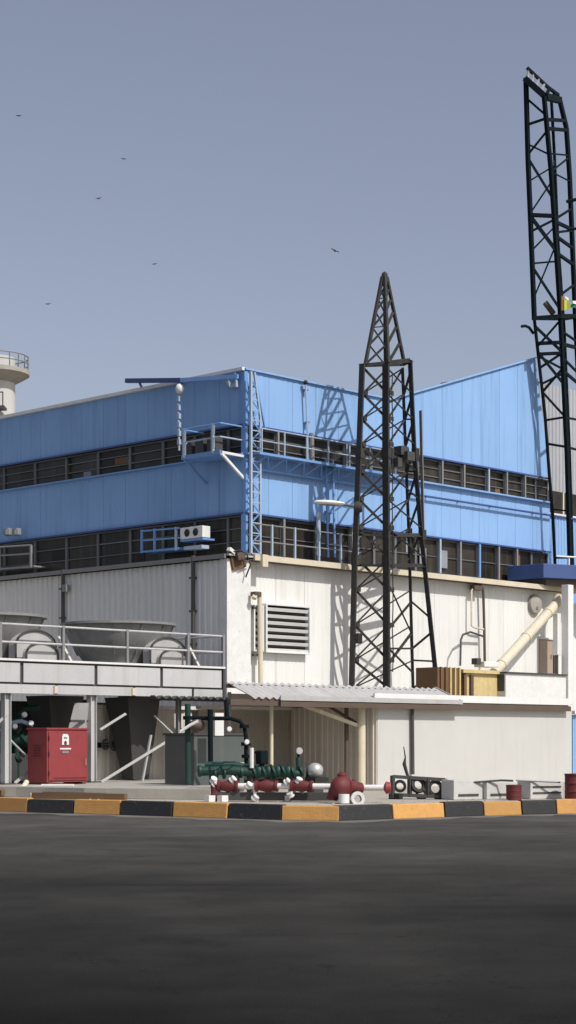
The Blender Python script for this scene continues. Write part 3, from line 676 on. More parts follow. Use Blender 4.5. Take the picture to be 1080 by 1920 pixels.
lv_ = [690, 738, 786, 834, 884, 936, 990, 1046, 1106, 1172, 1238, 1290]
for y0, y1 in zip(lv_, lv_[1:]):
    tb(onleg('l', y0), onleg('f', y1), .10); tb(onleg('f', y0), onleg('l', y1), .06)
    tb(onleg('b', y0), onleg('l', y1), .05)
    if y0 < 1046:
        tb(onleg('f', y1), onleg('b', y0), .06); tb(onleg('f', y0), onleg('r', y1), .06)
        tb(onleg('r', y0), onleg('b', y1), .07)
for y in (1003, 1060): tb(onleg('l', y), onleg('f', y), .09); tb(onleg('f', y), onleg('r', y), .14); tb(onleg('b', y), onleg('r', y), .12)
for y in (786, 884): tb(onleg('b', y), onleg('r', y), .06)
# irregular bracing low on the right
for (k0, ya, k1, yb, w_) in (('b', 1128, 'r', 1160, .07), ('b', 1215, 'r', 1184, .09), ('b', 1238, 'r', 1240, .07), ('b', 1290, 'r', 1246, .06), ('b', 1262, 'f', 1215, .06), ('f', 1180, 'b', 1128, .07), ('f', 1092, 'b', 1190, .06), ('f', 1245, 'b', 1185, .08), ('b', 1216, 'f', 1216, .07)):
    tb(onleg(k0, ya), onleg(k1, yb), w_)
for y in lv_[1:-1]:
    p = onleg('f', y); MB().box(p + NR*.13 + U*.02, .19, .012, .13).build('gusset_plate', 'tower', tow)
    p = onleg('l', y); MB().box(p + NR*.11 + U*.03, .15, .012, .12).build('gusset_plate', 'tower', tow)
# head frame
tb(P(673, 685, Yl), P(728, 680, Yf), .14); tb(P(727, 680, Yf), P(772, 675, Yr), .16); tb(P(771, 677, Yr), P(755, 684, Yb), .1); tb(P(755, 684, Yb), P(683, 686, Yl), .09)
# pyramid
ap = Vector((P(721, 520, (Yl + Yr)/2).x, (Yl + Yr)/2, Z(520, (Yl + Yr)/2)))
SP = {'l': P(685, 683, Yl), 'f': P(728, 680, Yf), 'r': P(757, 676, Yr), 'b': P(722, 684, Yb)}
tops = {'l': ap + Vector((-.07, -.05, 0)), 'f': ap + Vector((.0, -.10, 0)), 'r': ap + Vector((.07, 0, 0)), 'b': ap + Vector((0, .08, 0))}
for k in SP: MB().angle(SP[k], tops[k], .085, .025).build('leg', 'tower', tow)
def sp_(k, t): return SP[k].lerp(tops[k], t)
for t0, t1 in ((0, .22), (.22, .42), (.42, .6), (.6, .75), (.75, .88)):
    tb(sp_('l', t0), sp_('f', t1), .085); tb(sp_('f', t0), sp_('r', t1), .085); tb(sp_('b', t0), sp_('l', t1), .045); tb(sp_('r', t1), sp_('b', t0), .04)
    if t1 in (.42, .75): tb(sp_('l', t1), sp_('f', t1), .04)
MB().tube([ap - UP*.25, ap, ap + UP*.12, ap + UP*.17], [.09, .11, .08, .02], 10).build('tip_cap', 'tower', tow)
for y, dx in ((846, 8), (856, 16), (868, 4)): MB().box(P(740 + dx*1.5, y, Yf + .6), .34, .3, .26).build('junction_box', 'darkgrey', tow)
MB().box(P(671, 1197, Yl - .1), .2, .2, .3).build('junction_box', 'black', tow, bevel=.03)
# cable tray on the right side
MB().angle(P(790, 770, Yr + .1), P(795, 1000, Yr + .1), .1, .03).build('cable_tray', 'grey', tow)
MB().tube([onleg('f', y) + NR*.13 + U*(.05 + .02*math.sin(y)) for y in range(700, 1290, 40)], .018, 6).build('cable', 'black', tow)
# street lamp head on an arm
lm = thing('lamp', 'pale long lamp head on a short arm off the tower', 'lamp', tuple(P(668, 950, Yl)))
MB().tube([P(673, 951, Yl - .1), P(655, 948, Yl - .3), P(640, 945, Yl - .4)], .03, 8).build('arm', 'darkgrey', lm)
MB().lathe(P(671, 951, Yl - .1), [(.0, .12), (.14, .12), (.18, 0), (.14, -.12), (0, -.12)], 12, Vector((1, 0, 0))).build('clamp', 'tower', lm)
q = P(618, 942.5, Yl - .5)
d = (P(590, 941, Yl - .6) - P(650, 945, Yl - .4)).normalized(); s_ = d.cross(UP).normalized()
MB().sphere(q, .48, .15, .075, 16, 8, d, s_, s_.cross(d)).build('lamp_head', 'white', lm)
MB().sphere(q - UP*.03, .34, .11, .07, 16, 8, d, s_, s_.cross(d)).build('lens', 'grey', lm)
# ================================================================== TALL MAST (right)
mz = Z(1064, 58)
MQ = 57.0
MY = W(A(1040, .2), .2).y
mast = thing('tall_mast', 'tall dark lattice mast with slanted top frame at the right edge', 'lattice mast', tuple(P(1045, 1064, MY)))
ML = {'l': ([(986, 146), (990, 300), (995, 420), (1002, 600), (1012, 690), (1022, 780), (1030, 890), (1037, 975), (1041, 1066)], .55),
      'f': ([(1020, 180), (1033, 320), (1041, 440), (1050, 580), (1056, 700), (1063, 850), (1066, 960), (1069, 1066)], -.1),
      'r': ([(1050, 190), (1062, 240), (1068, 330), (1074, 480), (1079, 600), (1092, 850), (1100, 1066)], .8),
      'b': ([(1034, 190), (1040, 300), (1046, 450), (1058, 620), (1068, 850), (1074, 1066)], 1.15)}
def onm(k, y):
    pts, Yq = ML[k]; y = max(pts[0][1], min(pts[-1][1], y))
    for (x0, y0), (x1, y1) in zip(pts, pts[1:]):
        if y <= y1: return PB(x0 + (x1-x0)*(y-y0)/(y1-y0), y, Yq)
    return PB(*pts[-1], Yq)
for k, w_ in (('l', .13), ('f', .125), ('r', .13), ('b', .08)):
    pts = [PB(x, y, ML[k][1]) for x, y in ML[k][0]]
    # the left leg thins out below the service platform
    mb = MB()
    for (p, q), (xy, _) in zip(zip(pts, pts[1:]), zip(ML[k][0], ML[k][0][1:])): mb.bar(p, q, w_ if xy[1] < 590 or k != 'l' else w_*.62)
    mb.build('leg', 'mast', mast)
def mbr(k0, y0, k1, y1, w_=.085): MB().bar(onm(k0, y0), onm(k1, y1), w_*.85).build('brace', 'mast', mast)
for d in [('l', 184, 'f', 216), ('l', 234, 'f', 222), ('f', 224, 'r', 226, .13), ('f', 241, 'r', 244, .13), ('f', 245, 'l', 290, .07), ('l', 296, 'f', 372, .09), ('l', 270, 'f', 290, .06), ('f', 288, 'r', 291, .06), ('f', 322, 'r', 296, .06), ('f', 322, 'r', 340, .05),
          ('l', 403, 'f', 405, .14), ('l', 405, 'f', 470, .13), ('f', 412, 'r', 392, .08), ('f', 415, 'r', 430, .12), ('l', 434, 'f', 412, .08), ('f', 436, 'r', 432, .10), ('f', 442, 'r', 465, .11), ('f', 474, 'r', 496, .11), ('l', 500, 'f', 580, .09), ('f', 555, 'r', 534, .08), ('l', 494, 'f', 490, .06), ('f', 492, 'b', 493, .12),
          ('l', 612, 'f', 660, .1), ('f', 600, 'l', 650, .08), ('l', 644, 'f', 642, .13), ('f', 645, 'r', 652, .13), ('l', 664, 'f', 662, .12), ('l', 660, 'f', 720, .1), ('l', 690, 'f', 662, .09), ('f', 690, 'l', 735, .09), ('l', 668, 'f', 692, .08), ('f', 695, 'r', 720, .1), ('l', 720, 'f', 700, .08), ('f', 670, 'r', 700, .08),
          ('l', 735, 'f', 782, .09), ('l', 788, 'f', 782, .08), ('l', 832, 'f', 838, .09), ('f', 783, 'r', 788, .08), ('f', 838, 'r', 846, .08), ('l', 955, 'f', 958, .06), ('l', 1046, 'f', 1046, .07), ('f', 620, 'r', 640, .08), ('f', 350, 'b', 300, .05), ('l', 340, 'b', 310, .05), ('b', 330, 'l', 400, .05), ('b', 450, 'l', 560, .05), ('b', 420, 'l', 470, .05)]:
    mbr(*d)
# slanted head frame
hp = [PB(988, 127, .5), PB(1029, 165, .1), PB(1047, 178, .6)]
hq = [PB(985, 148, .55), PB(1022, 181, -.1), PB(1049, 188, .7)]
for line, w_ in ((hp, .09), (hq, .2)):
    mb = MB()
    for p, q in zip(line, line[1:]): mb.bar(p, q, w_)
    mb.build('head_rail', 'mast', mast)
for t in (.08, .3, .55, .8): MB().bar(hp[0].lerp(hp[1], t), hq[0].lerp(hq[1], t), .06).build('head_strut', 'silver', mast)
for t in (0.05, .6): MB().bar(hp[1].lerp(hp[2], t), hq[1].lerp(hq[2], t), .09).build('head_strut', 'mast', mast)
# service platform and hooks
c = (onm('l', 592) + onm('r', 592))/2
mb = MB(); ring = [onm('l', 594) + Vector((-.05, -.1, 0)), onm('f', 592) + Vector((0, -.25, 0)), onm('r', 588) + Vector((.3, 0, 0)), onm('b', 590) + Vector((.1, .3, 0))]
mb.prism(ring, (0, 0, -.14)).build('service_platform', 'mast', mast)
MB().tube([P(1000, 625, MY), P(992, 614, MY - .2), P(985, 611, MY - .3), P(978, 612, MY - .4)], .05, 8).build('hook_arm', 'mast', mast)
MB().tube([P(1062, 378, MY), P(1090, 372, MY)], .06, 8).build('bracket', 'mast', mast)
MB().tube([P(1064, 430, MY), P(1090, 428, MY)], .05, 8).build('bracket', 'mast', mast)
MB().box(P(1030, 578, MY), .15, .2, .5, Vector((.8, 0, .6)), Vector((0, 1, 0)), Vector((-.6, 0, .8))).build('junction_box', 'brown', mast)
# flag on the service platform
fl = thing('flag', 'small orange, yellow green and white flag tied to the tall mast', 'flag', tuple(P(1056, 580, MY - 1.0)))
def cloth(xs, m, nm):
    vs = []; fs = []
    for i, (x, ya, yb) in enumerate(xs):
        d = .08*math.sin(i*1.4 + x*.2)
        for t in (0, 1): vs += [P(x, ya, MY - 1.0 + d + t*.012), P(x, yb, MY - 1.0 + d + t*.012)]
    for i in range(len(xs)-1):
        o = 4*i; fs += [(o, o+4, o+5, o+1), (o+2, o+3, o+7, o+6), (o, o+2, o+6, o+4), (o+1, o+5, o+7, o+3)]
    L = 4*(len(xs)-1); fs += [(0, 1, 3, 2), (L, L+2, L+3, L+1)]
    MB().add(vs, fs).build(nm, m, fl, smooth=True)
cloth([(1053, 554, 582), (1058, 558, 582)], 'forange', 'hoist_band')
cloth([(1058.2, 559, 582), (1063, 563, 580), (1070, 570, 577)], 'fyellow', 'yellow_stripe')
cloth([(1060, 555, 559), (1066, 559, 563.5), (1074, 564, 569), (1084, 564, 571), (1096, 560, 568)], 'fwhite', 'white_stripe')
cloth([(1070.2, 570.5, 577), (1076, 571, 577), (1086, 572, 579), (1096, 569, 578)], 'fgreen', 'green_stripe')
# blue bracket platform under the mast
bp = thing('mast_platform', 'dark blue boxed platform under the tall mast at the eaves corner', 'platform', tuple(P(1050, 1095, 58)))
mpz1, mpz0 = Z(1066, MY), Z(1092, MY)
pa_ = A(1010, -.4)
MB().prism([W(pa_, -.6, mpz0), W(pa_ + 3.4, -1.8, mpz0), W(pa_ + 3.4, .9, mpz0), W(pa_, .9, mpz0)], (0, 0, mpz1 - mpz0)).build('deck_box', 'navy', bp, bevel=.02)
MB().prism([W(pa_ + .3, -.5, mpz0 - .22), W(pa_ + 3.4, -1.6, mpz0 - .22), W(pa_ + 3.4, .9, mpz0 - .22), W(pa_ + .3, .9, mpz0 - .22)], (0, 0, .21)).build('underframe', 'brown', bp)
for k in range(3): MB().box(W(pa_ + 1.3 + k*.7, -.7 - k*.25, mpz1 + .16), .06, .06, .32).build('rail_post', 'white', bp)
MB().tube([W(pa_ + .8, -.55, mpz1 + .3), W(pa_ + 3.3, -1.5, mpz1 + .3)], .03).build('rail', 'white', bp)
# tall white column and blue side wall at the right edge
cw = thing('corner_column', 'white square column from the flat roof to the mast platform', 'column', tuple(PB(1062, 1300, -.7)))
a = A(1064, -1.0)
MB().box(W(a, -1.0, (2.74 + mpz0 - .22)/2), .30, .28, mpz0 - .22 - 2.74).build('shaft', 'white', cw, bevel=.015)
MB().box(W(a - .25, -.75, 5.1), .2, .2, 1.4).build('downpipe_head', 'white', cw, bevel=.02)
MB().tube([W(a - .27, -.75, 2.74), W(a - .27, -.75, 4.4)], .06, 8).build('downpipe', 'darkgrey', cw)
sw = thing('side_wall', 'pale blue low side wall at the right edge beside the white room', 'wall', tuple(PB(1076, 1470, -3.9)))
a = A(1074, -3.6)
for i in range(5): corr(sw, 'blue', W(a + i*1.1, -3.6), U, NR, 1.1, PZ, 2.35, 2.35, .18, .02)
MB().box(W(a + 2.7, -3.35, 1.3), 5.5, .3, 2.02).build('backing_wall', 'concrete', sw)
MB().box(W(a + 2.7, -3.5, 2.42), 5.6, .5, .1).build('coping', 'white', sw)
lwall = thing('rear_side_wall', 'pale wall strip behind the white column at the right edge', 'wall', tuple(PB(1085, 1470, 0)))
a = A(1066, .1)
for i in range(5): corr(lwall, 'beige', W(a + i*1.1, .1), U, NR, 1.1, PZ, 6.3, 6.3, .18, .02)
MB().box(W(a + 2.7, .3, 3.2), 5.5, .2, 5.6).build('backing_wall', 'concrete', lwall)
# ================================================================== GALLERIES, RAILINGS, HOISTS ON THE BLUE HALL
# upper gallery along the sunlit facade
gal = thing('upper_gallery', 'narrow steel gallery with railing and zigzag truss along the upper window band', 'gallery', tuple(W(HA, HB - .5, z2)))
g0, g1 = HA + .1, A(748, HB - .55)
gb = HB - .5; gz = z2 + .02
MB().box(W((g0+g1)/2, HB - .32, gz), g1 - g0, .40, .03).build('walkway', 'palebar', gal)
MB().bar(W(g0, gb, gz - .02), W(g1, gb, gz - .02), .05, .07).build('top_chord', 'bluetrim', gal)
MB().bar(W(g0, HB - .12, gz - .42), W(g1, HB - .12, gz - .42), .05).build('bottom_chord', 'bluetrim', gal)
k = 0; x = g0
while x < g1 - .3:
    MB().bar(W(x, HB - .12, gz - .42), W(x + .38, gb, gz - .04), .035).build('web', 'bluetrim', gal)
    MB().bar(W(x + .38, gb, gz - .04), W(min(x + .76, g1), HB - .12, gz - .42), .035).build('web', 'bluetrim', gal); x += .76
x = g0 + .1
while x < g1:
    MB().box(W(x, gb, gz + .35), .04, .04, .7).build('rail_post', 'palebar', gal); x += .95
for h in (.35, .7): MB().tube([W(g0, gb, gz + h), W(g1, gb, gz + h)], .02, 6).build('rail', 'palebar', gal)
# roof-edge railing of the lower hall
rr = thing('roof_railing', 'pale steel railing on the cream hall eaves in front of the lower windows', 'railing', tuple(W(2.2, .1, ZR + .1)))
r0, r1 = A(476, 0), A(676, 0)
for px in (509, 552, 597, 638, 670):
    a = A(px, 0); MB().box(W(a, -.02, ZR + .52), .055, .055, .98).build('rail_post', 'palebar', rr)
for h in (.5, .98): MB().tube([W(r0, -.02, ZR + h), W(r1, -.02, ZR + h)], .02, 6).build('rail', 'grey', rr)
# thick pipes
for px, y0, y1, r, lab, m in ((573, 716, 868, .028, 'thin lightning conductor rod up the sunlit blue facade', 'palebar'), (597, 960, 1042, .07, 'thick pale pipe crossing the lower window band', 'palebar')):
    b = HB - .16
    t = thing('wall_pipe', lab, 'pipe', tuple(PB(px, y1, b)))
    MB().tube([PB(px, y0, b), PB(px + 6 if px == 573 else px, y1, b)], r, 8).build('pipe', m, t)
    for f in (.1, .5, .9): MB().box(PB(px + (6*f if px == 573 else 0), y0 + (y1-y0)*f, b + .06), .09, .14, .05).build('clamp', 'grey', t)
    if px == 573: MB().sphere(PB(573, 717, b), .07, .07, .07).build('tip', 'black', t)
t = thing('pipe_pair', 'pair of thin blue pipes down the lower blue band behind the lamp', 'pipe', tuple(PB(618, 1040, HB - .2)))
for px in (611, 624):
    MB().tube([PB(px, 862, HB - .2), PB(px + 4, 1045, HB - .2)], .035, 8).build('pipe', 'bluetrim', t)
for y in (880, 960): MB().box(PB(618, y, HB - .12), .32, .16, .05).build('clamp', 'bluetrim', t)
t = thing('wall_pipe', 'thick grey post crossing the upper window band', 'pipe', tuple(PB(585, 870, HB - .3)))
MB().tube([PB(584, 812, HB - .25), PB(586, 872, HB - .25)], .07, 8).build('pipe', 'grey', t)
MB().box(PB(585, 842, HB - .14), .2, .2, .06).build('clamp', 'grey', t)
# caged ladder column on the corner
lc = thing('corner_ladder', 'blue lattice ladder column up the sunlit corner of the blue hall', 'ladder', tuple(W(HA, HB - .3, z4)))
lb = HB - .28
for px0, px1 in ((452, 462), (464, 474)):
    pass
p0 = [W(HA - .02, lb, zz) for zz in (z4, zt - .1)]; p1 = [W(HA + .36, lb, z4), W(HA + .36, lb, z1 + .2), W(HA + .12, lb, zt - .1)]
p2 = [W(HA + .56, lb, z1 - .1), W(HA + .14, lb, zt - .15)]
MB().bar(*p0, .07).build('stile', 'palebar', lc)
mb = MB(); [mb.bar(p, q, .06) for p, q in zip(p1, p1[1:])]; mb.build('stile', 'palebar', lc)
MB().bar(*p2, .05).build('stile', 'bluetrim', lc)
nz = 17
for k in range(nz):
    za = z4 + (zt - .3 - z4)*k/nz; zb_ = z4 + (zt - .3 - z4)*(k+1)/nz
    def wd(z): return .36 if z < z1 + .2 else .36 - .24*(z - z1 - .2)/(zt - z1 - .2)
    MB().bar(W(HA, lb, za), W(HA + wd(za), lb, za), .03).build('rung', 'palebar', lc)
    p, q = (W(HA, lb, za), W(HA + wd(zb_), lb, zb_)) if k % 2 else (W(HA + wd(za), lb, za), W(HA, lb, zb_))
    MB().bar(p, q, .03).build('web', 'bluetrim', lc)
for zz in (z4 + .3, z3 - .2, z2 - .2, z1 + .3, zt - .5): MB().box(W(HA + .15, (lb + HB)/2, zz), .06, HB - lb, .05).build('standoff', 'bluetrim', lc)
# balcony on the shaded facade, upper
ba = HA - .92
bz = Z(854, W(ba, S(375, ba)).y)
bal = thing('upper_balcony', 'small blue steel balcony with white bracket on the shaded facade near the corner', 'balcony', tuple(W(ba, 1.1, bz)))
bs0, bs1 = HB + .05, S(341, ba)
MB().box(W((ba + HA)/2 - .03, (bs0+bs1)/2, bz), HA - ba - .08, bs1 - bs0, .07).build('floor', 'bluetrim', bal)
MB().bar(W(ba, bs0, bz + .01), W(ba, bs1, bz + .01), .05, .12).build('edge_channel', 'bluetrim', bal)
for px in (345, 399): 
    q = W(ba, S(px, ba)); MB().box(q + UP*(bz + .42), .08, .08, .84).build('rail_post', 'palebar', bal)
for h in (.45, .84):
    MB().tube([W(HA - .05, bs0, bz + h), W(ba, bs0, bz + h), W(ba, bs1, bz + h), W(HA - .05, bs1, bz + h)], .024, 6).build('rail', 'palebar' if h < .5 else 'bluetrim', bal)
MB().bar(W(ba, bs0 - .04, bz), W(HA, bs0 - .04, bz - .02), .07).build('bracket', 'white', bal)
MB().bar(W(ba, bs0 - .04, bz - .04), W(HA - .02, bs0 - .04, bz - .66), .07).build('bracket', 'white', bal)
MB().bar(W(ba, bs1 - .1, bz - .04), W(HA - .02, bs1 - .1, bz - .66), .06).build('bracket', 'bluetrim', bal)
for k in range(3): MB().box(W(ba + .35, bs0 + .6 + k*.5, bz + .30), .3, .35, .5).build('crate', 'darkgrey', bal)
# monorail beam with hoist rope at the roof edge
ho = thing('hoist_beam', 'long blue hoist beam with a hanging chain at the shaded roof edge', 'hoist', tuple(PA(340, 715, HA - .4)))
ha = HA - .5
MB().bar(PA(237, 714, ha), PA(340, 713, ha), .12, .13).build('beam', 'navy', ho)
MB().bar(PA(340, 713, ha), PA(446, 706, ha + .3), .09, .12).build('beam', 'bluetrim', ho)
for px, y in ((262, 720), (334, 716)): MB().bar(PA(px, y - 2, ha), PA(px + 4, y + 6, HA), .06).build('bracket', 'navy', ho)
MB().bar(PA(420, 708, ha + .25), PA(433, 724, HA - .1), .1).build('bracket', 'palebar', ho)
MB().bar(PA(433, 724, HA - .1), PA(444, 722, HA - .1), .1).build('bracket', 'palebar', ho)
MB().bar(PA(441, 700, HA - .1), PA(443, 726, HA - .1), .08).build('bracket', 'palebar', ho)
pts = [PA(335, 722, ha), PA(333, 760, ha), PA(335, 800, ha), PA(336, 845, ha)]
MB().tube(pts, .035, 6).build('chain', 'palebar', ho)
for k in range(7): MB().box(pts[0].lerp(pts[-1], (k + .6)/7.6), .09, .09, .16).build('chain_link', 'palebar', ho)
MB().sphere(PA(337, 729, ha), .13, .13, .16).build('hoist_block', 'white', ho)
# air conditioner on the shaded facade
ac = thing('air_conditioner', 'white air conditioner unit in front of the shaded lower windows', 'air conditioner', tuple(PA(358, 1005, HA - .4)))
aa = HA - .55
b0_, b1_ = S(380, aa), S(338, aa); z0_, z1_ = Z(1007, W(aa, b0_).y), Z(985, W(aa, b0_).y)
MB().box(W(aa + .15, (b0_+b1_)/2, (z0_+z1_)/2), .32, b1_ - b0_, z1_ - z0_).build('casing', 'white', ac, bevel=.02)
for f in (.3, .68):
    c = W(aa - .02, b0_ + (b1_-b0_)*f, (z0_+z1_)/2)
    MB().lathe(c, [(0, .012), (.1, .012), (.115, 0)], 16, NL).build('grille', 'dark', ac)
MB().box(W(aa + .25, (b0_+b1_)/2, z0_ - .04), .5, b1_ - b0_, .05).build('bracket', 'bluetrim', ac)
MB().box(W(aa + .2, (b0_+b1_)/2, z0_ - .26), .3, (b1_ - b0_)*.8, .1).build('drip_tray', 'palebar', ac)
# railings on the shaded facade, lower band
t = thing('balcony_rail', 'blue railing frame left of the white air conditioner', 'railing', tuple(PA(300, 1030, HA - .5)))
ra = HA - .6
for px in (266, 290, 330): MB().bar(PA(px, 988 + (330 - px)*.08, ra), PA(px, 1032 + (330 - px)*.08, ra), .06).build('rail_post', 'palebar' if px == 330 else 'bluetrim', t)
for y in (990, 1008, 1029): MB().tube([PA(264, y + 6, ra), PA(336, y, ra)], .028, 6).build('rail', 'bluetrim', t)
MB().box(W(HA - .3, S(300, ra), Z(1031, W(ra, S(300, ra)).y)), .6, S(266, ra) - S(332, ra), .05).build('floor', 'bluetrim', t)
t = thing('balcony_rail', 'pale grey railing frame of the lower balcony at the left edge', 'railing', tuple(PA(20, 1066, HA - .6)))
for px in (-70, -2, 58): MB().bar(PA(px, 1022 + (58 - px)*.04, ra), PA(px, 1064 + (58 - px)*.08, ra), .07).build('rail_post', 'grey', t)
for y in (1022, 1038, 1063): MB().tube([PA(-72, y + 8, ra), PA(58, y, ra)], .03, 6).build('rail', 'grey', t)
MB().box(W(HA - .3, S(-10, ra), Z(1068, W(ra, S(-10, ra)).y)), .6, S(-72, ra) - S(60, ra), .05).build('floor', 'grey', t)
t = thing('floodlight', 'small grey floodlight pair on the shaded facade at the left edge', 'floodlight', tuple(PA(24, 996, HA - .3)))
for px in (14, 31):
    MB().box(PA(px, 997, HA - .32), .2, .26, .22).build('lamp_head', 'grey', t, bevel=.02)
    MB().box(PA(px, 997, HA - .44), .02, .2, .16).build('lens', 'silver', t)
MB().bar(PA(10, 1004, HA - .2), PA(36, 1002, HA - .2), .05).build('bracket', 'grey', t)
# ================================================================== FLAT-ROOF CLUTTER
cr = thing('crate_stack', 'dark slatted timber crate with yellow uprights on the flat roof beside the tower', 'crate', tuple(PB(842, 1297, -3.6)))
kb = -3.6; ka0, ka1 = A(823, kb), A(866, kb); kz0 = zs0 + .27; kz1 = Z(1250, W(ka0, kb).y)
MB().box(W((ka0+ka1)/2, kb + .45, (kz0+kz1)/2), ka1 - ka0, .8, kz1 - kz0 - .02).build('body', 'timber', cr)
for k in range(5): MB().box(W(ka0 + .12 + k*(ka1-ka0-.2)/4, kb + .02, (kz0+kz1)/2), .06, .05, kz1 - kz0).build('slat', 'yellow' if k > 1 else 'timber', cr)
cr2 = thing('yellow_crate', 'pale yellow timber crate on the flat roof at the duct foot', 'crate', tuple(PB(904, 1297, -3.6)))
ka0, ka1 = A(869, kb), A(941, kb)
MB().box(W((ka0+ka1)/2 + .1, kb + .45, (kz0+kz1)/2 - .06), ka1 - ka0 - .3, .7, kz1 - kz0 - .1).build('body', 'yellow', cr2, bevel=.01)
MB().box(W((ka0+ka1)/2, kb + .4, kz1 - .09), ka1 - ka0, .8, .10).build('lid', 'yellow', cr2)
MB().box(W(ka0 + .1, kb + .03, (kz0+kz1)/2 - .1), .12, .06, kz1 - kz0 - .2).build('batten', 'timber', cr2)
MB().box(W(ka0 + .45, kb + .05, (kz0+kz1)/2 - .08), .12, .06, kz1 - kz0 - .24).build('batten', 'brown', cr2)
MB().box(W((ka0+ka1)/2, kb + .3, kz0 + .04), ka1 - ka0 + .3, .8, .07).build('skid', 'brown', cr2)
mo = thing('white_motor_box', 'small white motor box on top of the yellow crate', 'motor box', tuple(PB(908, 1250, kb + .4)))
MB().box(PB(912, 1246, kb + .4) , .7, .4, .16).build('casing', 'white', mo, bevel=.02)
MB().box(PB(893, 1240, kb + .4), .2, .2, .18).build('cap', 'darkgrey', mo)
wp = thing('roof_parapet', 'low white parapet box on the flat roof right of the crates', 'parapet', tuple(PB(1002, 1297, -3.8)))
wa0, wa1 = A(948, -3.8), A(1061, -3.8); wz1 = Z(1261, W(wa0, -3.8).y)
MB().box(W((wa0+wa1)/2, -3.6, (kz0+wz1)/2), wa1 - wa0, .4, wz1 - kz0 - .05).build('body', 'stained', wp)
MB().box(W((wa0+wa1)/2, -3.62, wz1), wa1 - wa0 + .04, .46, .05).build('coping', 'darkgrey', wp)
MB().bar(W(wa0, -3.83, kz0 + .03), W(wa1, -3.83, kz0 + .03), .03, .06).build('skirting', 'black', wp)
MB().box(PB(940, 1280, -3.6), .14, .3, .5).build('end_post', 'darkgrey', wp)
# ================================================================== WATER TOWER FAR LEFT
wt = thing('water_tower', 'white round concrete tower with a railed balcony at the left edge beyond the roof', 'tower', tuple(P(-12, 1385, 120) - UP*1.3))
D = 120.0; s = D/F; cx = P(-12, 0, D); c0 = Vector((cx.x, D, 0))
rs = 40*s; rb = 67*s; zb0 = Z(704, D)
MB().lathe(c0, [(rs*1.05, .2), (rs, 10), (rs, Z(672, D)), (0, Z(672, D) + .3)], 40).build('shaft', 'render', wt)
MB().lathe(c0, [(rs, zb0 - .55), (rb*.82, zb0 - .25), (rb, zb0), (rb, zb0 + .28), (rs, zb0 + .28)], 40).build('balcony', 'concrete', wt)
for k in range(20):
    t = 2*math.pi*k/20; d = Vector((math.cos(t), math.sin(t), 0))
    MB().bar(c0 + d*rb*.97 + UP*(zb0 + .28), c0 + d*rb*.97 + UP*(zb0 + 1.2), .06).build('rail_post', 'grey', wt)
for h in (.75, 1.2): MB().tube([c0 + Vector((math.cos(2*math.pi*k/40), math.sin(2*math.pi*k/40), 0))*rb*.97 + UP*(zb0 + h) for k in range(41)], .04, 6).build('rail', 'grey', wt)
zc = Z(775, D)
MB().box(Vector((P(2, 0, D).x, D - rs - .5, zc)), 1.2, 1.2, .15, Vector((1,0,0)), Vector((0,1,0))).build('landing', 'darkgrey', wt)
for px in (-12, 16): MB().box(Vector((P(px, 0, D).x, D - rs - 1.0, zc + .5)), .07, .07, .9, Vector((1,0,0)), Vector((0,1,0))).build('landing_rail', 'darkgrey', wt)
MB().box(Vector((P(2, 0, D).x, D - rs - 1.0, zc + .95)), 1.05, .07, .07, Vector((1,0,0)), Vector((0,1,0))).build('landing_rail', 'darkgrey', wt)
# ================================================================== FOREGROUND MACHINERY
# red hose cabinet
RY = 41.6
rc = thing('red_cabinet', 'red metal fire cabinet with white emblem beside the white platform leg', 'cabinet', tuple(P(112, 1470, RY)))
c0 = P(126, 1470, RY); c0.z = .55
rx = U; wdt = 1.22; dep = .72; z0_, z1_ = .58, Z(1368, RY)
cc = Vector((P(88, 0, RY).x, RY, 0)) 
rcen = cc + U*wdt/2 + V*dep/2
MB().box(rcen + UP*(z0_+z1_)/2, wdt, dep, z1_ - z0_).build('body', 'red', rc, bevel=.015)
MB().box(rcen + UP*(z1_ + .02), wdt + .05, dep + .05, .045).build('lid', 'red', rc, bevel=.01)
fc = cc + U*wdt/2 + NR*.012
MB().box(fc + UP*(z0_+z1_)/2, wdt - .08, .02, z1_ - z0_ - .1).build('door', 'red', rc)
MB().box(fc + NR*.02 + U*(wdt/2 - .09) + UP*1.05, .03, .03, .16).build('handle', 'grey', rc)
for zz in (.8, 1.25, 1.62): MB().tube([fc - U*(wdt/2 - .045) + NR*.012 + UP*(zz - .05), fc - U*(wdt/2 - .045) + NR*.012 + UP*(zz + .05)], .018, 8).build('hinge', 'darkred', rc)
for k in range(5): MB().box(cc - U*.006 + V*(dep*.5) + UP*(1.2 + k*.06), .014, .3, .022).build('side_vent', 'darkred', rc)
MB().box(fc + U*.06 + UP*(z0_ + .1) + NR*.012, wdt*.8, .008, .03).build('door_seam', 'darkred', rc)
for sx in (-1, 1): MB().box(rcen + U*sx*(wdt/2 - .1) + UP*.55, .1, dep, .06).build('foot', 'brown', rc)
# emblem: white flame-and-reel sign, and a small text strip below it
ec = cc + U*.52 + NR*.028
ez = Z(1386, RY)
def flat(poly, m, nm, off=0.0): MB().prism([ec + U*x + UP*(ez + y) + NR*off for x, y in poly], NR*.006).build(nm, m, rc)
flat([(-.10, -.13), (.11, -.13), (.10, .08), (.06, .12), (-.07, .12), (-.09, .07)], 'white', 'emblem')
flat([(-.03, -.125), (.03, -.125), (.045, -.07), (0, -.03), (-.045, -.07)], 'darkred', 'emblem_mark', .007)
flat([(-.045, .01), (.05, .01), (.05, .05), (-.045, .06)], 'grey', 'emblem_mark', .007)
flat([(-.16, -.24), (.17, -.24), (.17, -.205), (-.16, -.205)], 'white', 'text_strip')
flat([(-.09, -.33), (.10, -.33), (.10, -.27), (-.09, -.27)], 'grey', 'text_strip')
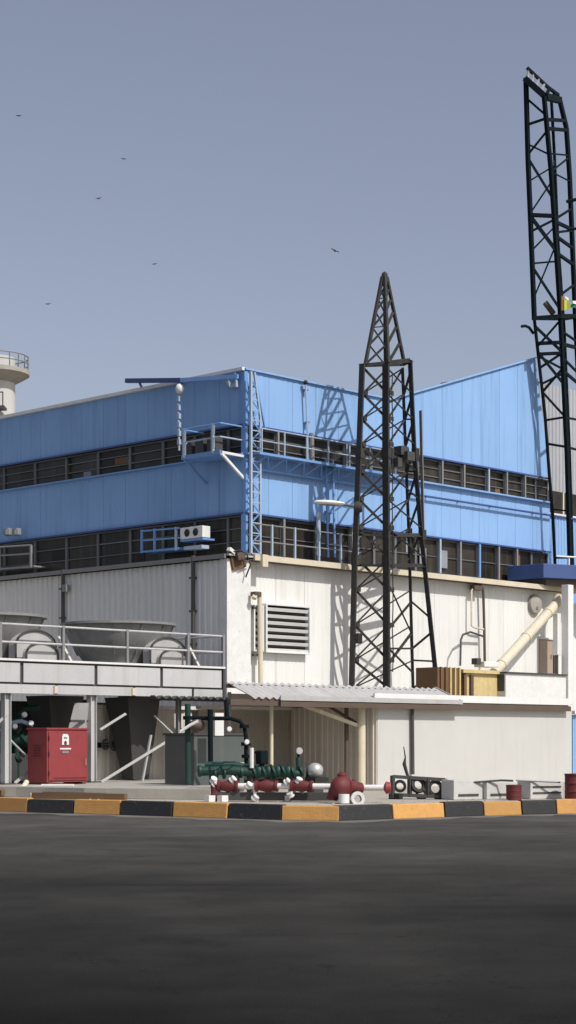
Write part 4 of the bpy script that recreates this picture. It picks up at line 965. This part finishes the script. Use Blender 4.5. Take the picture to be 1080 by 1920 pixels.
# white sill and pipe bits in front of the red cabinet
t = thing('white_kerb_pipe', 'short white pipe lying in front of the red cabinet', 'pipe', tuple(P(110, 1472, 40.6)))
MB().tube([P(78, 1473, 40.9), P(138, 1473, 40.6)], .035, 8).build('pipe', 'white', t)
MB().tube([P(78, 1475, 40.8), P(56, 1476, 40.6), P(52, 1490, 40.2)], .03, 8).build('pipe', 'cream', t)
MB().sphere(P(61, 1490, 40.0), .06, .06, .06).build('cap', 'white', t)
pk = thing('weathered_plank', 'dark weathered plank lying on the pavement below the red cabinet', 'plank', tuple(P(140, 1500, 39.0)))
p_, q_ = P(62, 1497, 39.2), P(236, 1497, 38.3); p_.z = q_.z = PZ + .07
MB().bar(p_, q_, .14, .13).build('board', 'timber', pk)
MB().bar(p_ + Vector((.2, .35, .02)), q_ + Vector((-.5, .35, .02)), .16, .10).build('board', 'brown', pk)
cn = thing('clutter_pipe', 'tan pipe elbow lying on the plinth at the far left edge', 'pipe', tuple(P(20, 1480, 40.6)))
MB().tube([P(-20, 1481, 40.9), P(30, 1481, 40.6), P(44, 1476, 40.6), P(50, 1466, 40.8)], .06, 10).build('pipe', 'cream', cn)
MB().box(P(14, 1486, 40.5), .5, .2, .12).build('support', 'timber', cn)
# machinery in the shade under the platform
gm = thing('shaded_machine', 'green pump machinery in the shade under the platform behind the red cabinet', 'machine', tuple(P(45, 1470, 43.2)))
my_ = 43.4
MB().tube([P(-30, 1390, my_), P(20, 1388, my_), P(58, 1386, my_)], .16, 12).build('casing', 'green', gm)
MB().tube([P(30, 1470, my_), P(32, 1400, my_), P(36, 1345, my_), P(48, 1328, my_), P(75, 1326, my_)], .08, 10).build('pipe', 'green', gm)
MB().tube([P(-10, 1360, my_ - .2), P(40, 1352, my_ - .2), P(62, 1360, my_ - .2)], .05, 8).build('pipe', 'palebar', gm)
for x, y, r in ((20, 1388, .24), (48, 1387, .22), (36, 1350, .13), (33, 1420, .13)): MB().lathe(P(x, y, my_), [(0, -.04), (r, -.04), (r, .04), (0, .04)], 16, Vector((1, .2, .1 if y == 1388 else .9))).build('flange', 'green', gm)
for x, y in ((46, 1340, ), (58, 1356), (28, 1362)): MB().lathe(P(x, y, my_ - .25), [(0, .04), (.06, .04), (.075, 0), (.075, -.06), (0, -.06)], 12, Vector((.3, -1, .2))).build('gauge', 'silver', gm)
MB().box(P(20, 1440, my_ + .1), 1.2, .5, .7).build('base', 'darkgrey', gm, bevel=.03)
ph = thing('pale_hopper_bin', 'pale grey chute standing behind the right side of the red cabinet', 'chute', tuple(P(140, 1420, 44)))
MB().prism([P(126, 1375, 43.6), P(160, 1375, 43.6), P(165, 1318, 43.6), P(140, 1318, 43.6)], (0, .5, 0)).build('body', 'sheet', ph)
MB().box(P(148, 1352, 43.5), .55, .06, .06).build('rib', 'darkgrey', ph)
MB().tube([P(132, 1470, 43.8), P(131, 1375, 43.8)], .05, 8).build('leg', 'grey', ph)
vv = thing('wheel_valves', 'pair of dark valve wheels on the taupe wall behind the dark hopper', 'valve', tuple(PB(205, 1398, -.5)))
for x, y in ((197, 1396), (213, 1398)):
    c = PB(x, y, -.55)
    MB().lathe(c, [(.12, 0), (.15, .02), (.12, .04), (.09, .02), (.12, 0)], 16, NR).build('handwheel', 'darkgrey', vv)
    MB().bar(c - U*.13 + NR*.02, c + U*.13 + NR*.02, .025).build('spoke', 'darkgrey', vv); MB().bar(c - UP*.13 + NR*.02, c + UP*.13 + NR*.02, .025).build('spoke', 'darkgrey', vv)
    MB().tube([c, c - NR*.22], .035, 8).build('spindle', 'darkgrey', vv)
p_, q_ = PB(170, 1397, -.44), PB(240, 1397, -.44)
MB().tube([p_, q_], .07, 10).build('pipe', 'mast', vv)
# green pump skid
GY = 40.2
tk = thing('grey_tank', 'grey green square tank behind the green valves', 'tank', tuple(P(412, 1470, GY + 1.2)))
ta = Vector((P(364, 0, GY + 1.0).x, GY + 1.0, 0))
zt0_, zt1_ = .35, Z(1378, GY + 1.2)
twd = 1.62
MB().box(ta + U*twd/2 + V*.5 + UP*(zt0_+zt1_)/2, twd, 1.0, zt1_ - zt0_).build('body', 'tank', tk, bevel=.02)
MB().box(ta + U*twd/2 + V*.5 + UP*(zt1_ + .02), twd + .06, 1.06, .05).build('lid', 'darkgrey', tk)
for f in (.32,): MB().box(ta + U*twd*f + NR*.02 + UP*(zt0_+zt1_)/2, .08, .05, zt1_ - zt0_ - .05).build('rib', 'darkgrey', tk)
MB().bar(ta + U*twd*.34 + NR*.035 + UP*.98, ta + U*twd*.98 + NR*.035 + UP*1.02, .02, .05).build('strap', 'silver', tk)
# dark pipe frame over the tank
fr = thing('pipe_loop', 'dark green pipe loop standing over the grey tank', 'pipework', tuple(P(425, 1470, GY)))
MB().tube([P(353, 1470, GY + .4), P(352, 1400, GY + .4), P(352, 1320, GY + .4)], .07, 10).build('pipe', 'green', fr)
MB().tube([P(352, 1346, GY + .4), P(400, 1347, GY + .3), P(432, 1347, GY + .2), P(449, 1352, GY + .2), P(458, 1362, GY + .2), P(461, 1380, GY + .2), P(462, 1440, GY + .2)], .048, 10).build('pipe', 'mast', fr)
MB().tube([P(395, 1440, GY + .1), P(394, 1330, GY + .1)], .06, 10).build('pipe', 'mast', fr)
MB().tube([P(426, 1350, GY + .3), P(424, 1316, GY + .3)], .055, 10).build('pipe', 'mast', fr)
for x, y in ((461, 1395), (462, 1418), (458, 1362), (394, 1347), (352, 1346)):
    MB().lathe(P(x, y, GY + .2), [(0, -.04), (.11, -.04), (.11, .04), (0, .04)], 12).build('flange', 'mast', fr)
for x, y in ((463, 1391), (430, 1367)): MB().lathe(P(x, y, GY - .05), [(0, .03), (.05, .03), (.06, 0), (.06, -.05), (0, -.05)], 14, Vector((.2, -1, .1))).build('gauge', 'white', fr)
MB().box(P(410, 1358, GY + .8), .28, .05, .52).build('notice_board', 'white', fr)
MB().sphere(P(370, 1360, GY + .3), .22, .16, .14).build('valve_body', 'brown', fr)
MB().tube([P(338, 1372, GY), P(356, 1360, GY), P(372, 1352, GY)], .035, 8).build('pipe', 'white', fr)
# twisted run of green valves
GS = .86
gv = thing('green_valve_train', 'row of green flanged valves and pipes at knee height above the white pipe', 'valves', tuple(P(470, 1490, GY - 1.4)))
gy = GY - 1.5
MB().tube([P(376, 1446, gy), P(430, 1444, gy), P(470, 1448, gy), P(520, 1449, gy), P(562, 1452, gy)], .105, 14).build('pipe', 'green', gv)
MB().tube([P(384, 1434, gy + .25), P(440, 1434, gy + .25), P(480, 1442, gy + .25)], .07, 12).build('pipe', 'green', gv)
for x, r in ((374, .15), (402, .15), (420, .16), (452, .15), (476, .17), (494, .19), (512, .2), (530, .19), (548, .18), (564, .14)):
    ax = Vector((1, .25, .35 if x > 470 else 0)).normalized()
    MB().lathe(P(x, 1447 + random.uniform(-2, 3), gy), [(0, -.035), (r*GS*.8, -.035), (r*GS, -.02), (r*GS, .02), (r*GS*.8, .035), (0, .035)], 16, ax).build('flange', 'green', gv)
for x in (485, 503, 521, 540): MB().sphere(P(x, 1447, gy - .02), .10, .11, .14, 12, 8).build('valve_body', 'green', gv)
for x, y in ((408, 1432), (430, 1430)): 
    MB().lathe(P(x, y, gy - .1), [(.12, 0), (.14, .015), (.12, .03), (.10, .015), (.12, 0)], 16).build('handwheel', 'green', gv)
MB().tube([P(491, 1440, gy), P(491, 1412, gy)], .05, 8).build('spindle', 'mast', gv)
MB().box(P(491, 1420, gy), .22, .18, .3).build('actuator', 'mast', gv, bevel=.03)
MB().bar(P(473, 1411, gy), P(500, 1411, gy), .05).build('lever', 'mast', gv)
MB().tube([P(472, 1440, gy - .1), P(472, 1402, gy - .1)], .045, 8).build('standpipe', 'white', gv)
MB().tube([P(560, 1446, gy), P(559, 1420, gy)], .05, 8).build('spindle', 'green', gv)
MB().lathe(P(561, 1408, gy - .04), [(0, .04), (.07, .04), (.08, 0), (0, -.03)], 14, Vector((.3, -1, 0))).build('gauge', 'silver', gv)
MB().tube([P(559, 1424, gy), P(560, 1410, gy)], .03, 6).build('gauge_stem', 'mast', gv)
for x in (402, 442, 470, 508, 548): MB().box(Vector((P(x, 0, gy).x, gy, (PZ + Z(1450, gy))/2)), .1, .14, Z(1450, gy) - PZ - .08).build('support', 'darkgrey', gv)
# white fire main with red clamps
fm = thing('fire_main', 'white fire water pipe with red flanged valves running behind the kerb', 'pipe', tuple(P(560, 1500, 37.6)))
fy = 37.3
fyr = 36.6
def fpt(x, y): return P(x, y, fy + (fyr - fy)*(x - 400)/300)
MB().tube([fpt(398, 1474), fpt(470, 1474), fpt(560, 1474), fpt(632, 1475)], .062, 12).build('pipe', 'white', fm)
MB().tube([fpt(664, 1477), fpt(722, 1477)], .062, 12).build('pipe', 'white', fm)
for x, wd_ in ((428, 46), (500, 50), (566, 50)):
    p, q = fpt(x - wd_*.42, 1474), fpt(x + wd_*.42, 1474); d = (q - p).normalized()
    MB().tube([p, p.lerp(q, .1), p.lerp(q, .12), p.lerp(q, .5), p.lerp(q, .88), p.lerp(q, .9), q], [.12, .12, .085, .13, .085, .12, .12], 14).build('valve', 'darkred', fm)
    MB().tube([fpt(x, 1474), fpt(x, 1462)], .035, 8).build('spindle', 'darkred', fm)
MB().tube([fpt(405, 1505), fpt(404, 1480), fpt(404, 1466)], [.10, .10, .085], 12).build('hydrant', 'darkred', fm)
for x, y in ((403, 1470), (400, 1463), (466, 1473), (436, 1462), (560, 1464), (545, 1490), (478, 1496), (538, 1466)):
    MB().lathe(fpt(x, y) + Vector((0, -.04, 0)), [(0, -.04), (.075, -.04), (.075, -.015), (.05, -.01), (.05, .03), (.07, .035), (.07, .06), (0, .06)], 12, Vector((random.uniform(-.5, 1), -.4, random.uniform(.2, 1)))).build('coupling', 'white', fm)
for x in (394, 418, 478, 538): MB().box(Vector((fpt(x, 0).x, fy - .15, .36)), .18 if x < 450 else .1, .14, .13).build('footing', 'white', fm)
MB().tube([fpt(478, 1500), fpt(478, 1478)], .04, 8).build('support', 'white', fm)
MB().lathe(fpt(722, 1477), [(.065, -.02), (.13, 0.02), (.11, .12), (0, .12)], 14, Vector((1, -.1, 0))).build('end_cap', 'red', fm)
MB().box((fpt(455, 1494) + fpt(600, 1494))/2 + Vector((0, .25, 0)), (fpt(660, 0) - fpt(410, 0)).length, .25, .17, Vector((1, -.05, 0)).normalized(), Vector((.05, 1, 0)).normalized()).build('pipe_trench_edge', 'darkgrey', fm)
# red pump
rp = thing('red_pump', 'dull red pump casing with white foot at the kerb bend', 'pump', tuple(P(642, 1505, 36.2)))
py_ = 36.3
c = P(641, 1477, py_)
MB().sphere(c, .27, .22, .25, 18, 10).build('casing', 'darkred', rp)
MB().tube([c + UP*.15, c + UP*.27, c + UP*.3, c + UP*.33], [.10, .10, .07, .03], 12).build('cap', 'darkred', rp)
MB().tube([P(622, 1500, py_), P(626, 1482, py_), P(634, 1474, py_)], .11, 12).build('inlet', 'darkred', rp)
MB().tube([P(650, 1475, py_), P(664, 1477, py_ + .1), P(676, 1478, py_ + .2)], [.17, .12, .12], 12).build('outlet', 'darkred', rp)
MB().lathe(P(664, 1477, py_ + .1), [(0, -.03), (.17, -.03), (.17, .03), (0, .03)], 14, Vector((1, .1, 0))).build('flange', 'darkred', rp)
MB().tube([P(645, 1506, py_ - .25), P(645, 1489, py_ - .25)], .11, 12).build('foot', 'white', rp)
MB().lathe(P(670, 1498, py_ - .2), [(.08, -.04), (.15, -.04), (.15, .04), (.08, .04), (.08, -.04)], 16, Vector((.4, -1, .2))).build('ring', 'silver', rp)
MB().tube([P(655, 1505, py_ - .1), P(661, 1494, py_ - .1)], .07, 10).build('foot', 'darkred', rp)
# pale round motor
mt = thing('round_motor', 'pale round motor end resting between the green valves and the red pump', 'motor', tuple(P(592, 1468, 37.8)))
c = P(591, 1445, 37.8)
MB().lathe(c, [(0, .17), (.07, .165), (.14, .11), (.17, 0), (.17, -.22), (.10, -.26), (0, -.26)], 20, Vector((.35, -1, .25))).build('shell', 'silver', mt)
for x in (575, 582): MB().lathe(P(x, 1446, 37.9), [(0, -.02), (.17, -.02), (.17, .02), (0, .02)], 14, Vector((1, 0, 0))).build('flange', 'black', mt)
MB().box(P(594, 1462, 37.8), .42, .3, .1).build('base', 'black', mt)
MB().box(Vector((c.x, 37.9, .42)), .3, .2, .3).build('support', 'darkgrey', mt)
# black ring racks
rk = thing('black_ring_rack', 'black rack holding round rings in front of the white room', 'rack', tuple(P(785, 1500, 38.8)))
ry = 38.8
for (p, q) in (((736, 1456), (834, 1462)), ((736, 1490), (834, 1494)), ((736, 1454), (736, 1496)), ((834, 1460), (834, 1500)), ((768, 1456), (768, 1494)), ((802, 1458), (802, 1496))):
    MB().bar(P(*p, ry), P(*q, ry), .075).build('frame_bar', 'darkgrey', rk)
for x, y, r in ((750, 1474, .13), (784, 1472, .17), (816, 1478, .17), (790, 1490, .12)):
    MB().lathe(P(x, y, ry + .05), [(r*.6, -.06), (r, -.06), (r*1.08, 0), (r, .06), (r*.6, .06), (r*.6, -.06)], 18, Vector((random.uniform(-.2, .6), -1, random.uniform(-.1, .3)))).build('ring', 'black', rk)
for x in (742, 828): MB().box(Vector((P(x, 0, ry).x, ry, PZ + .06)), .12, .3, .12).build('foot', 'black', rk)
cb = MB().tube([P(757, 1400, 44.8), P(760, 1420, 44.7), P(758, 1432, 44.6), P(763, 1450, 44.4), P(768, 1462, 44.2)], [.012, .02, .05, .04, .03], 7).build('loose_cable', 'black')
tag(cb, 'loose dark cable hanging by the thin downpipe on the white wall', 'cable')
# concrete blocks and drums along the kerb on the right
def block(px0, px1, y0, Y, label, grp, m='paleconc', slot=False):
    x0, x1 = P(px0, 0, Y).x, P(px1, 0, Y).x; z1_ = Z(y0, Y); X = Vector((.85, .53, 0)).normalized(); N_ = Vector((-X.y, X.x, 0))
    L = (x1 - x0)/X.x*.93; c = Vector(((x0+x1)/2, Y + .1, 0))
    t = thing('concrete_block', label, 'concrete block', (c.x, c.y, PZ), grp)
    MB().box(c + UP*(PZ + (z1_ - PZ)/2), L, .45, z1_ - PZ, X, N_).build('body', m, t, bevel=.02)
    if slot:
        for f in (.35, .68): MB().box(c - N_*.235 + UP*(PZ + (z1_ - PZ)*f), L*.86, .012, .035, X, N_).build('groove', 'darkgrey', t)
    else:
        MB().box(c - N_*.232 + UP*(PZ + .10), L*.7, .012, .05, X, N_).build('groove', 'darkgrey', t)
    return t
G = 'pale concrete blocks along the kerb'
block(836, 898, 1462, 38.6, 'pale concrete block next to the black ring rack', G)
block(898, 950, 1466, 38.9, 'pale concrete block left of the small dark red drum', G)
block(978, 1050, 1464, 39.0, 'grooved pale concrete block between the two dark red drums', G, slot=True)
t = thing('black_bar', 'thin dark pipe lying along the concrete block tops', 'pipe', tuple(P(950, 1465, 38.7)))
MB().tube([P(886, 1467, 38.6), P(940, 1463, 38.7), P(962, 1464, 38.6)], .025, 6).build('pipe', 'darkgrey', t)
MB().tube([P(968, 1463, 38.6), P(1050, 1467, 38.8)], .02, 6).build('pipe', 'grey', t)
def drum(px0, px1, y0, Y, label):
    r = (px1 - px0)/2/F*Y; c = Vector((P((px0+px1)/2, 0, Y).x, Y, PZ)); H = Z(y0, Y) - PZ
    t = thing('drum', label, 'drum', tuple(c), 'dark red drums along the kerb')
    MB().lathe(c, [(0, 0), (r, 0), (r, H*.3), (r*1.05, H*.32), (r, H*.35), (r, H*.63), (r*1.05, H*.65), (r, H*.68), (r, H), (r*.93, H), (r*.9, H - .02), (0, H - .02)], 24).build('body', 'darkred', t)
    MB().lathe(c + UP*H, [(r*.92, -.02), (r*1.04, -.02), (r*1.04, .015), (r*.92, .015)], 24).build('rim', 'darkred', t)
    MB().lathe(c + UP*(H - .02) + U*r*.5, [(0, .03), (.03, .03), (.03, 0)], 8).build('cap', 'grey', t)
drum(949, 978, 1473, 38.2, 'small dark red drum standing between the pale concrete blocks')
drum(1059, 1100, 1452, 38.6, 'bigger dark red drum cut by the right edge')
# debris strip of white stones
db = MB()
random.seed(3)
for i in range(110):
    t = random.random()*(len(K)-3) + 1; j = int(t); q = K[j].lerp(K[j+1], t - j) + Vector((0, random.uniform(.35, 1.6), PZ + .01)); s_ = random.uniform(.01, .03)
    db.sphere(q, s_*1.4, s_, s_*.7, 6, 4)
o = db.build('rubble', 'concrete'); o['kind'] = 'stuff'; o['label'] = 'small pale stones scattered on the pavement behind the kerb'
# ================================================================== BIRDS
for px, py, Y, s_, tilt, lab in ((90, 570, 75, 1.0, .1, 'dark bird flying low above the shaded roof, the darkest one'), (628, 470, 95, 1.5, -.45, 'tilted gliding bird in the sky just left of the tower tip'), (290, 495, 95, .9, .2, 'small faint bird high above the hoist beam'), (35, 217, 110, 1.0, 0, 'topmost small bird near the upper left corner of the sky'), (185, 372, 110, 1.0, .2, 'small faint bird lowest of the close pair in the upper left sky'), (232, 298, 110, .9, -.1, 'small faint bird upper of the close pair in the upper left sky')):
    c = P(px, py, Y); k = .085*s_*Y/80
    t = thing('bird', lab, 'bird', tuple(c), 'small birds in the sky')
    ax = Vector((math.cos(tilt), 0, math.sin(tilt))); az = Vector((-math.sin(tilt), 0, math.cos(tilt)))
    MB().sphere(c, k*.5, k*1.1, k*.34, 10, 6, ax, Vector((0, 1, 0)), az).build('body', 'bird', t)
    for sgn in (-1, 1):
        r0 = c + ax*sgn*k*.2
        mb = MB().add([r0 + Vector((0, k*.5, 0)), r0 - Vector((0, k*.5, 0)), r0 + ax*sgn*k*.9 - Vector((0, k*.25, 0)) + az*k*.28, r0 + ax*sgn*k*1.6 + Vector((0, k*.3, 0)) + az*k*.12, r0 + ax*sgn*k*.8 + Vector((0, k*.45, 0)) + az*k*.26,
                       r0 - az*k*.1], [(0, 4, 2, 1), (4, 3, 2), (0, 1, 5), (1, 2, 5), (2, 3, 5), (3, 4, 5), (4, 0, 5)])
        mb.build('wing', 'bird', t)
